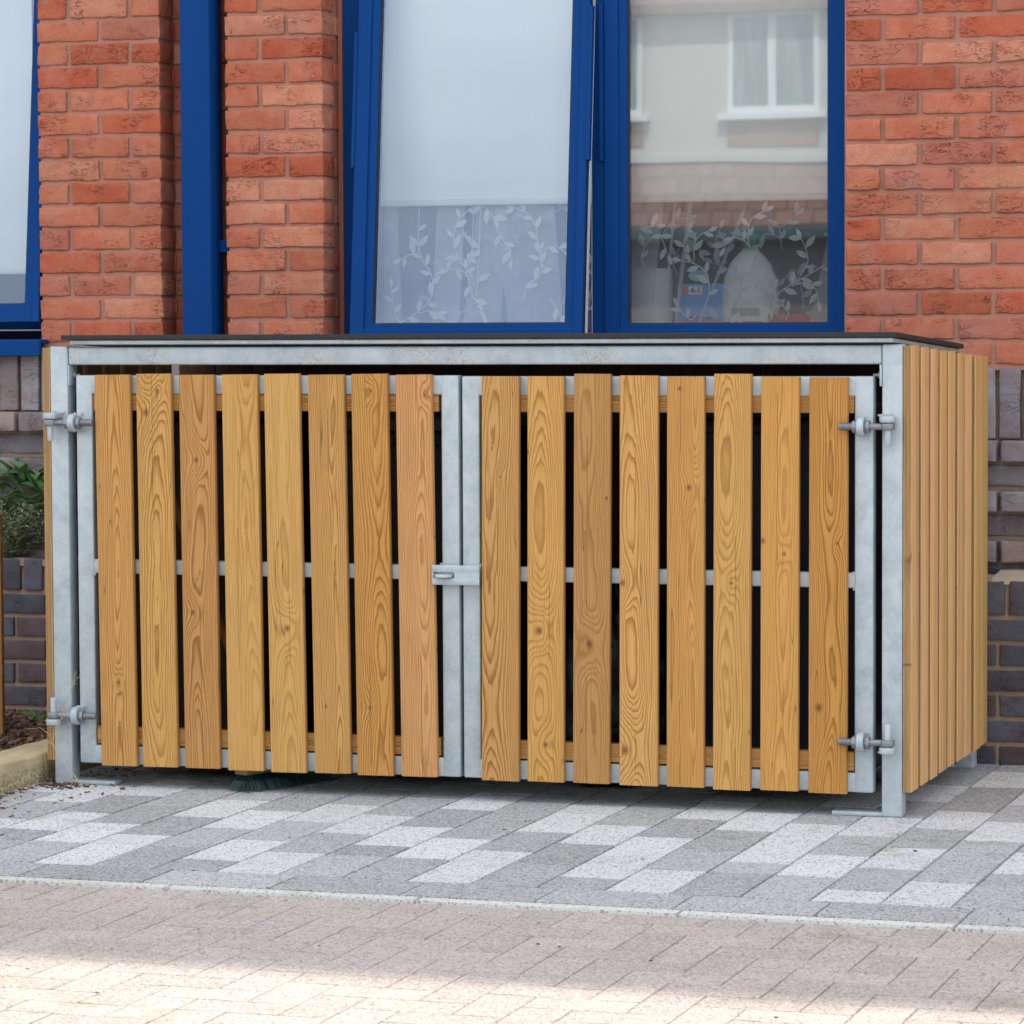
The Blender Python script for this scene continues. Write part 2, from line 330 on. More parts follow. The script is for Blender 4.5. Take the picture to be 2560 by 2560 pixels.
# bricks: rounded boxes with a rough skin, one colour each
class Bricks:
    def __init__(s): s.v = []; s.f = []; s.c = []
    def add(s, lo, hi, col, rough=.0022, r=.004, faces='FLRTB', n=None):
        lo, hi = Vector(lo), Vector(hi)
        if min(hi - lo) < .008: return
        def axis(a, b, st):
            k = max(1, int((b - a - 2 * r) / st)); inner = [a + r + (b - a - 2 * r) * i / k for i in range(k + 1)]
            return [a, a + r * .35] + inner + [b - r * .35, b]
        gx = axis(lo.x, hi.x, .016); gy = axis(lo.y, hi.y, .03); gz = axis(lo.z, hi.z, .014)
        seed = Vector((random.random() * 50, random.random() * 50, random.random() * 50))
        def D(p):
            q = Vector([min(max(p[i], lo[i] + r), hi[i] - r) for i in range(3)]); d = p - q
            if d.length > 1e-9: p = q + d.normalized() * r
            nv = noise.noise_vector(p * 16) * rough * .9 + noise.noise_vector(p * 55) * rough * .8 + noise.noise_vector(p * 140 + seed) * rough * .45
            return p + nv
        def grid(A, B, fn, flip):
            base = len(s.v)
            for b in B:
                for a in A: s.v.append(tuple(D(fn(a, b)))); s.c.append(col)
            w_ = len(A)
            for j in range(len(B) - 1):
                for i in range(w_ - 1):
                    q = (base + j * w_ + i, base + j * w_ + i + 1, base + (j + 1) * w_ + i + 1, base + (j + 1) * w_ + i)
                    s.f.append(q if not flip else q[::-1])
        if 'F' in faces: grid(gx, gz, lambda a, b: Vector((a, lo.y, b)), False)
        if 'R' in faces: grid(gy, gz, lambda a, b: Vector((hi.x, a, b)), False)
        if 'L' in faces: grid(gy, gz, lambda a, b: Vector((lo.x, a, b)), True)
        if 'T' in faces: grid(gx, gy, lambda a, b: Vector((a, b, hi.z)), False)
        if 'B' in faces: grid(gx, gy, lambda a, b: Vector((a, b, lo.z)), True)
    def build(s, name, mat, parent=None): return raw(name, s.v, s.f, mat, parent, s.c, smooth=True)

def redcol():
    u = random.random(); b = (.55, .190, .112)
    if u < .22: b = (.50, .135, .072)
    elif u < .42: b = (.60, .255, .160)
    elif u < .50: b = (.50, .185, .125)
    k = random.uniform(.9, 1.1); return tuple(x * k for x in b)
def bluecol(warm=.2):
    u = random.random(); b = (.085, .088, .105) if u > warm else (.10, .075, .08)
    k = random.uniform(.95, 1.55); return tuple(x * k for x in b)
def greycol():
    u = random.random(); b = (.27, .255, .265) if u < .65 else (.19, .18, .195)
    if u > .95: b = (.29, .235, .215)
    k = random.uniform(1.05, 1.45); return tuple(x * k for x in b)
# ================================================================ GROUND
bm = bmesh.new(); bx(bm, (-60, -70, -.5), (60, 25, -.03))
g = link('ground', bm, simple('asphalt', (.16, .15, .14), .95, 0, .15, 2, .3, 300)); tag(g, 'grey street surface that carries on beyond the paving', None, None, 'structure')

LIGHT = {-15: [(3, 5), (7, 9)], -14: [(2, 4)], -13: [(0, 3), (5, 7)], -12: [(4, 6)], -11: [(1, 3), (5, 7)], -10: [(0, 2), (4, 6)], -9: [(3, 5), (7, 9)],
         -8: [(2, 4)], -7: [(0, 3), (5, 8)], -6: [(4, 6)], -5: [(1, 5), (7, 9)], -4: [(0, 2), (6, 8)], -3: [(3, 7), (9, 11)], -2: [(2, 4), (6, 8), (10, 12)],
         -1: [(0, 1), (3, 5), (7, 9), (12, 14)], 0: [(0, 2), (6, 8), (10, 12)], 1: [(3, 5), (9, 11)]}
def plate(vs, fs, cs, x0, x1, y0, y1, z, col, ch=.0025, dz=.004):
    b = len(vs); tl = random.uniform(-.0009, .0009)
    for (x, y, zz) in ((x0, y0, z - dz), (x1, y0, z - dz), (x1, y1, z - dz), (x0, y1, z - dz), (x0 + ch, y0 + ch, z + tl), (x1 - ch, y0 + ch, z - tl), (x1 - ch, y1 - ch, z - tl), (x0 + ch, y1 - ch, z + tl)):
        vs.append((x, y, zz)); cs.append(col)
    for f in ((4, 5, 6, 7), (0, 1, 5, 4), (1, 2, 6, 5), (2, 3, 7, 6), (3, 0, 4, 7)): fs.append(tuple(b + i for i in f))
def pavecol(lt):
    if lt: k = random.uniform(.93, 1.05); return (.70 * k, .72 * k, .735 * k)
    k = random.uniform(.86, 1.12); return (.44 * k, .455 * k, .465 * k) if random.random() < .6 else (.40 * k, .41 * k, .425 * k)
vs, fs, cs = [], [], []
X0, WX, Y0, UY = .2225, .1625, -1.335, .166
for c in range(-38, 26):
    xa = X0 + c * WX + .0021; xb = xa + WX - .0042
    lights = LIGHT.get(c)
    if lights is None:
        lights = []; k = random.choice((0, 1, 2, 3))
        while k < 15: lights.append((k, k + 2)); k += random.choice((4, 4, 6, 5))
    y = 0; cuts = []
    for a, b in lights:
        while y < a:
            s = 2 if a - y >= 2 else a - y
            cuts.append((y, y + s, 0)); y += s
        q = a
        while q < b: s = 2 if b - q >= 2 else b - q; cuts.append((q, q + s, 1)); q += s
        y = b
    while y < 15.2: cuts.append((y, y + 2, 0)); y += 2
    for a, b, l in cuts:
        ya, yb = Y0 + a * UY, min(Y0 + b * UY, 1.30)
        if ya > 1.25 or (c < -16 and yb > .9 and False): continue
        if xb < -2.53: 
            yb = min(yb, -.98 if False else yb)
        plate(vs, fs, cs, xa, xb, ya + .0009, yb - .0009, 0, pavecol(l), .0022, .0085)
c = -1.1855 - .325 * 16
while c < 5:
    plate(vs, fs, cs, c + .0015, c + .3235, -1.530, Y0 - .0010, 0, pavecol(0), .0022, .0085); c += .325
pv = raw('paving', vs, fs, M['paver'], None, cs); tag(pv, 'grey and pale speckled block paving', None, None, 'structure')
bm = bmesh.new(); bx(bm, (-7, -1.602, -.028), (5, 1.3, -.009)); tag(link('paving_bed', bm, M['dark']), 'dark sand bed under the paving blocks', None, None, 'structure')
vs, fs, cs = [], [], []
x = -7.0
while x < 5:
    L = .62; k = random.uniform(.95, 1.04); plate(vs, fs, cs, x + .001, x + L - .001, -1.594, -1.5440, .001, (.70 * k, .69 * k, .66 * k), .003, .02); x += L
e = raw('edging_strip', vs, fs, M['paver2'], None, cs); tag(e, 'thin cream kerb line between grey paving and brown blocks', None, None, 'structure')
# herringbone driveway, 105 x 210 mm
def roadcol():
    u = random.random(); b = (.48, .415, .38) if u < .6 else (.465, .405, .375)
    if u > .88: b = (.465, .41, .37)
    k = random.uniform(.93, 1.07); return tuple(q * k for q in b)
vs, fs, cs = [], [], []
U = .105; NX, NY = 150, 56
YT = -1.6065
for j in range(-1, NY):
    for i in range(NX):
        k = (i - j) % 4
        xa = .114 - 100 * U + i * U; yb = -1.6065 - j * U
        if k == 0: w_, h_ = 2, 1
        elif k == 3: w_, h_ = 1, 2
        else: continue
        ytop = min(yb, YT)
        if ytop - (yb - h_ * U) < .01: continue
        plate(vs, fs, cs, xa + .0008, xa + w_ * U - .0008, yb - h_ * U + .0006, ytop - .0006, -.004, roadcol(), .0016, .0042)
rd = raw('driveway', vs, fs, M['paver2'], None, cs); tag(rd, 'pinkish brown block paved driveway', None, None, 'structure')
bm = bmesh.new(); bx(bm, (-11, -7.6, -.029), (6, -1.604, -.0095)); tag(link('driveway_bed', bm, simple('brown_joint_sand', (.07, .055, .045), .95, 0, .3, 200)), 'brown sand bed in the joints of the driveway', None, None, 'structure')

# ================================================================ BRICK HOUSE
house = empty('brick_house', (-1.2, 1.315, 0)); tag(house, 'red brick house wall with blue framed windows behind the timber bin store', 'house')
def H(o):   # parts are modelled in world coordinates; keep them there under the house's empty
    o.parent = house; o.matrix_parent_inverse = Matrix.Translation((1.2, -1.315, 0)); return o
WY = 1.315; CO = 2.2349; BH = .0625
B = Bricks()
def course(k, x0, x1, joints, y=WY, dep=.1, faces='FTB', col=redcol, jw=.015):
    zb = CO - .075 * k; xs = sorted([j for j in joints if x0 + .02 < j < x1 - .02]); a = x0
    for j in xs + [None]:
        b = x1 if j is None else j - jw / 2
        fc = faces + ('R' if (j is None) else '') + ('L' if a == x0 else '')
        B.add((a, y + random.uniform(-.002, .002), zb + random.uniform(-.001, .001)), (b, y + dep, zb + BH + random.uniform(-.0015, .0015)), col(), faces=fc, rough=.0034, r=.003)
        if j is not None: a = j + jw / 2
KT = -8
for k in range(KT, 14):
    odd = k % 2
    j0 = -.219 + (.1125 if odd else 0)
    course(k, -.443, 2.2, [j0 + .225 * n for n in range(-3, 12)])
    # pier beside the left window
    course(k, -3.134, -2.70, ([-3.022, -2.806] if odd else [-2.913]))
    # pier between the downpipe and the big window
    course(k, -2.472, -2.138, ([-2.352] if odd else [-2.262]))
    # returns of the reveals
    for x1, sgn in ((-2.138, 1), (-2.70, 1)):
        zb = CO - .075 * k
        if not odd: B.add((x1 - .1, WY + .115, zb), (x1 - .001, WY + .2, zb + BH), redcol(), faces='FR')
    # back of the recess
    course(k, -2.70, -2.472, [-2.60 if odd else -2.52], y=WY + .115)
for x0, x1 in ((-.443, 2.2),): course(14, x0, x1, [-.219 + .225 * n for n in range(-3, 12)])
H(B.build('brick_wall', M['brick']))
bm = bmesh.new()
Zt = 5.3
for x0, x1, y0, z0, z1 in ((-2.132, -.449, 1.36, -.1, 1.222), (-.449, 2.25, 1.3215, 1.166, 2.88), (-.449, 2.25, 1.36, -.1, 1.166), (-3.128, -2.706, 1.3215, 1.0, 2.88), (-2.466, -2.144, 1.3215, 1.0, 2.88), (-2.706, -2.466, 1.441, 1.222, 2.88),
                           (-5.2, -3.128, 1.36, -.1, 1.20), (-3.128, -2.132, 1.36, -.1, 1.21)):
    bx(bm, (x0, y0, z0), (x1, 1.62, z1))
H(link('mortar', bm, M['mortar']))
bm = bmesh.new()
bx(bm, (-20, 1.318, 2.885), (15, 1.62, Zt)); bx(bm, (-20, 1.318, -.1), (-5.2, 1.62, 2.885)); bx(bm, (2.252, 1.318, -.1), (15, 1.62, 2.885))
bx(bm, (-20, 5, -.1), (15, 9.4, Zt))
H(link('upper_wall', bm, M['brickflat']))
bm = bmesh.new()
t = bmesh.new(); pr = [(.95, Zt - .12), (.95, Zt), (5.4, Zt + 2.6), (9.8, Zt), (9.8, Zt - .12)]
vs_ = [t.verts.new((-20.4, y, z)) for y, z in pr]; f = t.faces.new(vs_); r_ = bmesh.ops.extrude_face_region(t, geom=[f])
for v_ in r_['geom']:
    if isinstance(v_, bmesh.types.BMVert): v_.co.x = 15.4
bmesh.ops.recalc_face_normals(t, faces=t.faces[:]); merge(bm, t)
H(link('roof', bm, M['tile']))
# room behind the windows
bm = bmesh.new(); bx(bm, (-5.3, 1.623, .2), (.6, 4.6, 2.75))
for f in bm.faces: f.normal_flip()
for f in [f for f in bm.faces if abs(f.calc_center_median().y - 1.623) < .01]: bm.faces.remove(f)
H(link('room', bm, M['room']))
bm = bmesh.new(); bx(bm, (-2.14, 1.535, 1.255), (-.44, 1.80, 1.283), .003); H(link('window_board', bm, M['board']))

# plinth: soldier course and rough grey courses
B = Bricks()
for xa, xb, ztop, off in ((-.9, 2.2, 1.172, .0185), (-4.6, -1.6, 1.247, -3.217)):
    x = off - .075 * 60
    while x < xb:
        if x > xa: B.add((x + .006, 1.317 + random.uniform(-.003, .002), ztop - .212), (x + .069, 1.40, ztop), greycol(), rough=.0024, faces='FLRTB')
        x += .075
    for i in range(13):
        zb = ztop - .218 - .075 * (i + 1) + .012; pro = (i % 2 == 0)
        y = 1.272 if pro else 1.334
        o_ = off + (.1125 if i % 2 else .012) - .225 * 20
        while o_ < xb:
            if o_ > xa: B.add((o_ + .008, y + random.uniform(-.003, .003), zb + .002), (o_ + .217, 1.43, zb + .064), greycol(), rough=.0022, faces='FLRTB')
            o_ += .225
H(B.build('plinth_bricks', M['dbrick']))
bm = bmesh.new()
bx(bm, (-.92, 1.343, 0), (2.2, 1.42, 1.172)); bx(bm, (-4.6, 1.343, 0), (-1.6, 1.42, 1.247)); H(link('plinth_mortar', bm, M['mortar2']))

# window frames
def framebox(bm, x0, x1, y0, y1, z0, z1, b=.002): bx(bm, (x0, y0, z0), (x1, y1, z1), b)
def window(x0, x1, z0, z1, y, posts=(), sealL=True):
    bm = bmesh.new()
    framebox(bm, x0 + .0135, x0 + .09, y, y + .075, z0, z1); framebox(bm, x1 - .09, x1, y, y + .075, z0, z1)
    framebox(bm, x0 + .09, x1 - .09, y + .001, y + .075, z1 - .07, z1); framebox(bm, x0 + .09, x1 - .09, y + .001, y + .075, z0, z0 + .05)
    for a, b in posts: framebox(bm, a, b, y + .002, y + .075, z0 + .05, z1 - .07)
    wdw = H(link('window', bm, M['blue']))
    bm = bmesh.new(); bx(bm, (x0 - .004, y - .004, z0), (x0 + .013, y + .03, z1), .004)
    s_ = link('sealant', bm, M['seal']); s_.parent = wdw
    return wdw
def sash(wdw, x0, x1, gx0, gx1, L, gb, tilt, y0, zh, glass, strips):
    """top hung leaf, modelled hanging down from its hinge line, then swung out"""
    e_ = Matrix.Translation((0, y0, zh)) @ Matrix.Rotation(-tilt, 4, 'X')
    bm = bmesh.new(); th = .055
    bz = -L; gz = -gb
    def b2(a, b, c, d, ya=0., yb=th, bv=.0022): bx(bm, (a, ya, c), (b, yb, d), bv, 2, e_)
    b2(x0, gx0 - .028, bz, 0); b2(gx1 + .028, x1, bz, 0); b2(gx0 - .028, gx1 + .028, bz, gz - .016, .0005); b2(gx0 - .028, gx1 + .028, -.07, 0, .0005)
    b2(gx0 - .030, gx0, gz - .018, -.055, .007); b2(gx1, gx1 + .030, gz - .018, -.055, .007); b2(gx0 - .001, gx1 + .001, gz - .018, gz, .0075)
    for a, b, c, d in strips: b2(a, b, c, d, -.004, .02, .001)
    s_ = link('sash', bm, M['blue']); s_.parent = wdw
    bm = bmesh.new()
    for a, b, c, d in ((gx0, gx0 + .004, gz, -.06), (gx1 - .004, gx1, gz, -.06), (gx0 + .004, gx1 - .004, gz, gz + .004)): bx(bm, (a, .012, c), (b, .02, d), 0, 2, e_)
    bx(bm, (x1 - .0005, .012, bz), (x1 + .0016, .026, -.02), 0, 2, e_)
    q = link('gasket', bm, M['gasket']); q.parent = wdw
    bm = bmesh.new(); bx(bm, (x1 - .0005, .030, bz), (x1 + .002, .052, -.02), 0, 2, e_)
    if tilt: q = link('weather_strip', bm, M['white']); q.parent = wdw
    else: bm.free()
    bm = bmesh.new(); t = bmesh.new(); v4 = [t.verts.new(p) for p in ((gx0 - .003, .019, gz - .003), (gx1 + .003, .019, gz - .003), (gx1 + .003, .019, -.06), (gx0 - .003, .019, -.06))]; t.faces.new(v4); merge(bm, t, e_)
    p = link('pane', bm, glass); p.parent = wdw
w2 = window(-2.138, -.443, 1.222, 2.75, 1.46, posts=((-1.291, -1.249),))
T = R(5.6)
sash(w2, -2.050, -1.278, -1.976, -1.335, (2.74 - 1.25) / math.cos(T), (2.74 - 1.313) / math.cos(T), T, 1.45, 2.74, M['glass_sky'], [(-2.060, -2.049, -.935, -.50), (-1.2795, -1.268, -.925, -.44)])
sash(w2, -1.247, -.455, -1.173, -.531, 2.72 - 1.235, 2.72 - 1.308, 0, 1.452, 2.72, M['glass'], [(-1.262, -1.249, -.90, -.41)])
bm = bmesh.new(); bx(bm, (-1.292, 1.462, 1.26), (-1.2905, 1.50, 2.68)); q = link('weather_strip', bm, M['white']); q.parent = w2
bm = bmesh.new(); cyl(bm, (-1.662, 1.53, 1.30), (-1.682, 1.505, 1.372), .0075, 12, bev=.003); bx(bm, (-1.70, 1.525, 1.285), (-1.62, 1.545, 1.303), .003); q = link('handle', bm, M['white']); q.parent = w2
w1 = window(-5.0, -3.134, 1.29, 2.75, 1.46)
sash(w1, -4.3, -3.140, -4.22, -3.194, (2.74 - 1.325) / math.cos(T), (2.74 - 1.384) / math.cos(T), T, 1.45, 2.74, M['glass_sky'], [])
bm = bmesh.new(); bx(bm, (-5.0, 1.40, 1.296), (-3.14, 1.46, 1.300)); q = link('weather_strip', bm, M['white']); q.parent = w1
bm = bmesh.new(); bx(bm, (-5.05, 1.245, 1.214), (-3.106, 1.262, 1.266), .003); bx(bm, (-5.05, 1.262, 1.255), (-3.106, 1.5, 1.268), .002)
q = link('sill', bm, M['blue']); q.parent = w1
# square downpipe in the recess
bm = bmesh.new(); bx(bm, (-2.615, 1.28, .3), (-2.512, 1.383, 5.2), .006, 3); pipe = H(link('downpipe', bm, M['blue'], smooth=True))
for z in (1.565, 3.1):
    bm = bmesh.new(); bx(bm, (-2.512, 1.345, z - .02), (-2.478, 1.378, z + .02), .004); bx(bm, (-2.52, 1.378, z - .02), (-2.48, 1.43, z + .02), .002)
    q = link('pipe_bracket', bm, M['blue']); q.parent = pipe

# ================================================================ low planter wall of blue bricks
B = Bricks()
for xa, xb, off, zo in ((-1.5, 2.4, .05, 0), (-6, -1.5, -3.16, .012)):
    x = off + .0275 - .078 * 90
    while x < xb:
        if x > xa: B.add((x + .006, 1.15 + random.uniform(-.002, .002), .443 + zo), (x + .072, 1.252, .546 + zo), bluecol(), rough=.0016, r=.006, faces='FLRT')
        x += .078
    for i in range(7):
        o_ = off + (0 if i % 2 else .1125) - .225 * 40; zb = .443 + zo - .075 * (i + 1)
        while o_ < xb:
            if o_ > xa - .1: B.add((o_ + .006, 1.152 + random.uniform(-.002, .002), zb), (o_ + .219, 1.252, zb + .0635), bluecol(.25), rough=.0015, r=.005, faces='FLR')
            o_ += .225
pw = empty('planter_wall', (0, 1.2, 0)); tag(pw, 'low dark blue brick planter wall with mortar topping at the foot of the house', 'garden wall')
def P(o): o.parent = pw; o.matrix_parent_inverse = Matrix.Translation((0, -1.2, 0)); return o
P(B.build('bricks', M['dbrick']))
bm = bmesh.new(); bx(bm, (-6, 1.163, -.05), (2.4, 1.245, .54)); P(link('mortar', bm, M['mortar2']))
def lumpy(name, x0, x1, y0, y1, z, amp, mat, nx, ny, base, slope=0):
    vs_, fs_ = [], []
    for j in range(ny + 1):
        for i in range(nx + 1):
            x = x0 + (x1 - x0) * i / nx; y = y0 + (y1 - y0) * j / ny
            vs_.append((x, y, z + slope * j / ny + amp * noise.noise(Vector((x * 9, y * 9, 0))) + amp * .5 * noise.noise(Vector((x * 40, y * 40, 3)))))
    for j in range(ny):
        for i in range(nx): a = j * (nx + 1) + i; fs_.append((a, a + 1, a + nx + 2, a + nx + 1))
    n0 = len(vs_); top = [(0, i) for i in range(nx + 1)]
    for i in range(nx + 1): vs_.append((vs_[i][0], vs_[i][1], base))
    for i in range(nx): fs_.append((n0 + i, n0 + i + 1, i + 1, i))
    for i in range(ny + 1): vs_.append((x1, y0 + (y1 - y0) * i / ny, base))
    m0 = n0 + nx + 1
    for i in range(ny): fs_.append((m0 + i, m0 + i + 1, (i + 1) * (nx + 1) + nx, i * (nx + 1) + nx))
    return raw(name, vs_, fs_, mat, smooth=False)
P(lumpy('coping', -6, .034, 1.153, 1.258, .556, .006, M['mortar2'], 300, 5, .535))
P(lumpy('coping', .034, 2.4, 1.153, 1.31, .557, .006, simple('pale_mortar', (.46, .39, .31), .95, 0, .15, 60, .5, 200), 160, 8, .535, .012))
soil = lumpy('planter_soil', -6, .033, 1.256, 1.33, .47, .02, simple('dark_soil', (.03, .022, .016), .95, 0, .4, 60, .6, 200), 200, 4, .3); tag(soil, 'dark soil inside the brick planter', None, None, 'structure')

# ================================================================ house across the street (seen reflected in the panes)
far = empty('rendered_house', (-11, -37, 0)); tag(far, 'cream pebbledashed house with white windows, mirrored in the right window pane', 'house')
def F(o): o.parent = far; o.matrix_parent_inverse = Matrix.Translation((11, 37, 0)); return o
bm = bmesh.new(); bx(bm, (-24, -45, -.1), (3, -37.0, 5.95)); F(link('wall', bm, M['render']))
bm = bmesh.new(); t = bmesh.new(); pr = [(-36.7, 5.83), (-36.7, 5.97), (-41, 7.6), (-45.7, 5.95), (-45.7, 5.78)]
vs_ = [t.verts.new((-24.4, y, z)) for y, z in pr]; f = t.faces.new(vs_); r_ = bmesh.ops.extrude_face_region(t, geom=[f])
for v_ in r_['geom']:
    if isinstance(v_, bmesh.types.BMVert): v_.co.x = 3.4
bmesh.ops.recalc_face_normals(t, faces=t.faces[:]); merge(bm, t); F(link('roof', bm, M['tile']))
def farwin(x0, x1, z0, z1):
    bm = bmesh.new(); y0, y1 = -36.98, -37.06
    for a, b, c, d in ((x0, x0 + .09, z0, z1), (x1 - .09, x1, z0, z1), (x0, x1, z1 - .09, z1), (x0, x1, z0, z0 + .09), ((x0 + x1) / 2 - .06, (x0 + x1) / 2 + .06, z0, z1)):
        bx(bm, (a, y1, c), (b, y0 + (.01 if a != x0 else 0) + random.uniform(0, .003), d), .01)
    o_ = F(link('window', bm, M['white']))
    bm = bmesh.new(); bx(bm, (x0 + .05, -37.0, z0 + .05), (x1 - .05, -36.985, z1 - .05)); q = link('pane', bm, farglass); q.parent = o_
    bm = bmesh.new(); bx(bm, (x0 - .12, -37.0, z0 - .1), (x1 + .12, -36.85, z0 - .002), .01); q = link('sill', bm, M['white']); q.parent = o_
    bm = bmesh.new(); bx(bm, (x0, -37.0, z0 - .46), (x1, -36.975, z0 - .12)); q = link('brick_panel', bm, M['tan']); q.parent = o_
t = NT('net_curtained_glass'); v = t.n('ShaderNodeMapping', {'Vector': t.obj(), 'Scale': (1, 1, .1)}).outputs[0]; f = t.noise(v, 14, 3, .6)
t.pbsdf(Base_Color=t.mix(t.ramp(f, (.4, 0), (.7, 1)), c4(.16, .21, .19), c4(.34, .38, .36)), Roughness=.12); farglass = t.m
M['tan'] = simple('tan_brick', (.33, .21, .14), .9, 0, .15, 8)
farwin(-10.78, -9.42, 4.36, 5.86); farwin(-13.3, -12.05, 4.36, 5.86); farwin(-7.4, -6.1, 4.36, 5.86); farwin(-17, -15.7, 4.36, 5.86)
# lean-to tiled roof over the ground floor bay
bm = bmesh.new(); t = bmesh.new(); pr = [(-37.0, 3.66), (-36.0, 2.72), (-36.0, 2.62), (-37.0, 3.5)]
vs_ = [t.verts.new((-20, y, z)) for y, z in pr]; f = t.faces.new(vs_); r_ = bmesh.ops.extrude_face_region(t, geom=[f])
for v_ in r_['geom']:
    if isinstance(v_, bmesh.types.BMVert): v_.co.x = -3
bmesh.ops.recalc_face_normals(t, faces=t.faces[:]); merge(bm, t); F(link('porch_roof', bm, M['tile']))
bm = bmesh.new(); bx(bm, (-20, -36.0, 2.50), (-3, -35.88, 2.68), .02); F(link('gutter', bm, simple('dark_gutter', (.05, .09, .09), .5)))
bm = bmesh.new(); bx(bm, (-19.6, -37, 0), (-3.4, -36.5, 2.6)); F(link('bay', bm, simple('dark_bay', (.16, .15, .15), .6, 0, .3, 1)))  # dark grey bay front below the lean-to roof
bm = bmesh.new(); bx(bm, (-20, -37, 3.66), (-3, -36.93, 3.78), .01); F(link('flashing', bm, simple('pale_flashing', (.5, .5, .47), .7)))
# ================================================================ BIN STORE
st = empty('bin_store', (-1.234, .5, 0)); tag(st, 'long low bin store of larch slats on a galvanised steel frame with two doors', 'bin store')
def S(o): o.parent = st; o.matrix_parent_inverse = Matrix.Translation((1.234, -.5, 0)); return o
HP = 1.2528; LX = -2.4677
def galv(name, bm, par=None, rust=0., sm=True):
    o_ = link(name, bm, M['galv'], smooth=sm, sharp=30); o_['rust'] = rust
    if par is None: S(o_)
    else: o_.parent = par
    return o_
posts = {}
for key, x0, y0, hh in (('fr', -.055, 0, HP), ('fl', LX, 0, HP), ('br', -.055, 1.04, HP - .045), ('bl', LX, 1.04, HP - .045)):
    bm = bmesh.new(); bx(bm, (x0, y0, 0), (x0 + .055, y0 + .055, hh), .005, 3); posts[key] = galv('post', bm)
    bm = bmesh.new()
    if 'r' == key[1]: bx(bm, (x0 - .135, y0 + .001, .0005), (x0 + .003, y0 + .053, .0115), .002)
    else: bx(bm, (x0 + .05, y0 + .001, .0005), (x0 + .188, y0 + .053, .0115), .002)
    galv('foot_plate', bm, posts[key])
bm = bmesh.new(); bx(bm, (LX + .0565, .003, 1.2005), (-.0565, .053, 1.2505), .005, 3); galv('top_beam', bm, None, .5)
for x in (LX + .0555, -.0615):      # end plates of the beam with their door stop bolts
    bm = bmesh.new(); bx(bm, (x, -.001, 1.142), (x + .006, .052, 1.2), .002); pl = galv('beam_bracket', bm, posts['fl' if x < -1 else 'fr'])
    s_ = 1 if x < -1 else -1
    bm = bmesh.new(); xx = x + (.006 if s_ > 0 else 0)
    cyl(bm, (xx, .026, 1.171), (xx + s_ * .009, .026, 1.171), .0095, 16, bev=.0025); cyl(bm, (xx, .026, 1.171), (xx + s_ * .022, .026, 1.171), .0045, 12)
    b_ = link('stop_bolt', bm, M['bolt'], smooth=True); b_.parent = posts['fl' if x < -1 else 'fr']
bm = bmesh.new(); cyl(bm, (-.001, .018, 1.168), (.0025, .018, 1.168), .007, 6); cyl(bm, (.0, .018, 1.168), (.0105, .018, 1.168), .0035, 10); b_ = link('bolt', bm, M['bolt']); b_.parent = posts['fr']
for key, y, z, h2 in (('top', 1.045, 1.15, .045), ('bottom', 1.047, .03, .05)):
    bm = bmesh.new(); bx(bm, (LX + .055, y, z), (-.055, y + .045, z + h2), .004); galv('rear_rail', bm)
for x in (LX + .008, -.046):
    for z in (1.11, .6, .14):
        bm = bmesh.new(); bx(bm, (x, .055, z), (x + .038, 1.04, z + .04), .004); galv('side_rail', bm)
# roof: thin black sheet lying on a galvanised tray, falling to the back
rot = Matrix.Translation((0, -.03, 1.2855)) @ Matrix.Rotation(-math.atan(.040), 4, 'X')
bm = bmesh.new(); bx(bm, (-2.418, 0, -.0135), (-.012, .965, 0), .0015, 2, rot); S(link('roof_sheet', bm, M['felt']))
bm = bmesh.new(); bx(bm, (-2.395, .010, -.0265), (-.022, .955, -.0142), .003, 2, rot); galv('roof_tray', bm, None, .8)
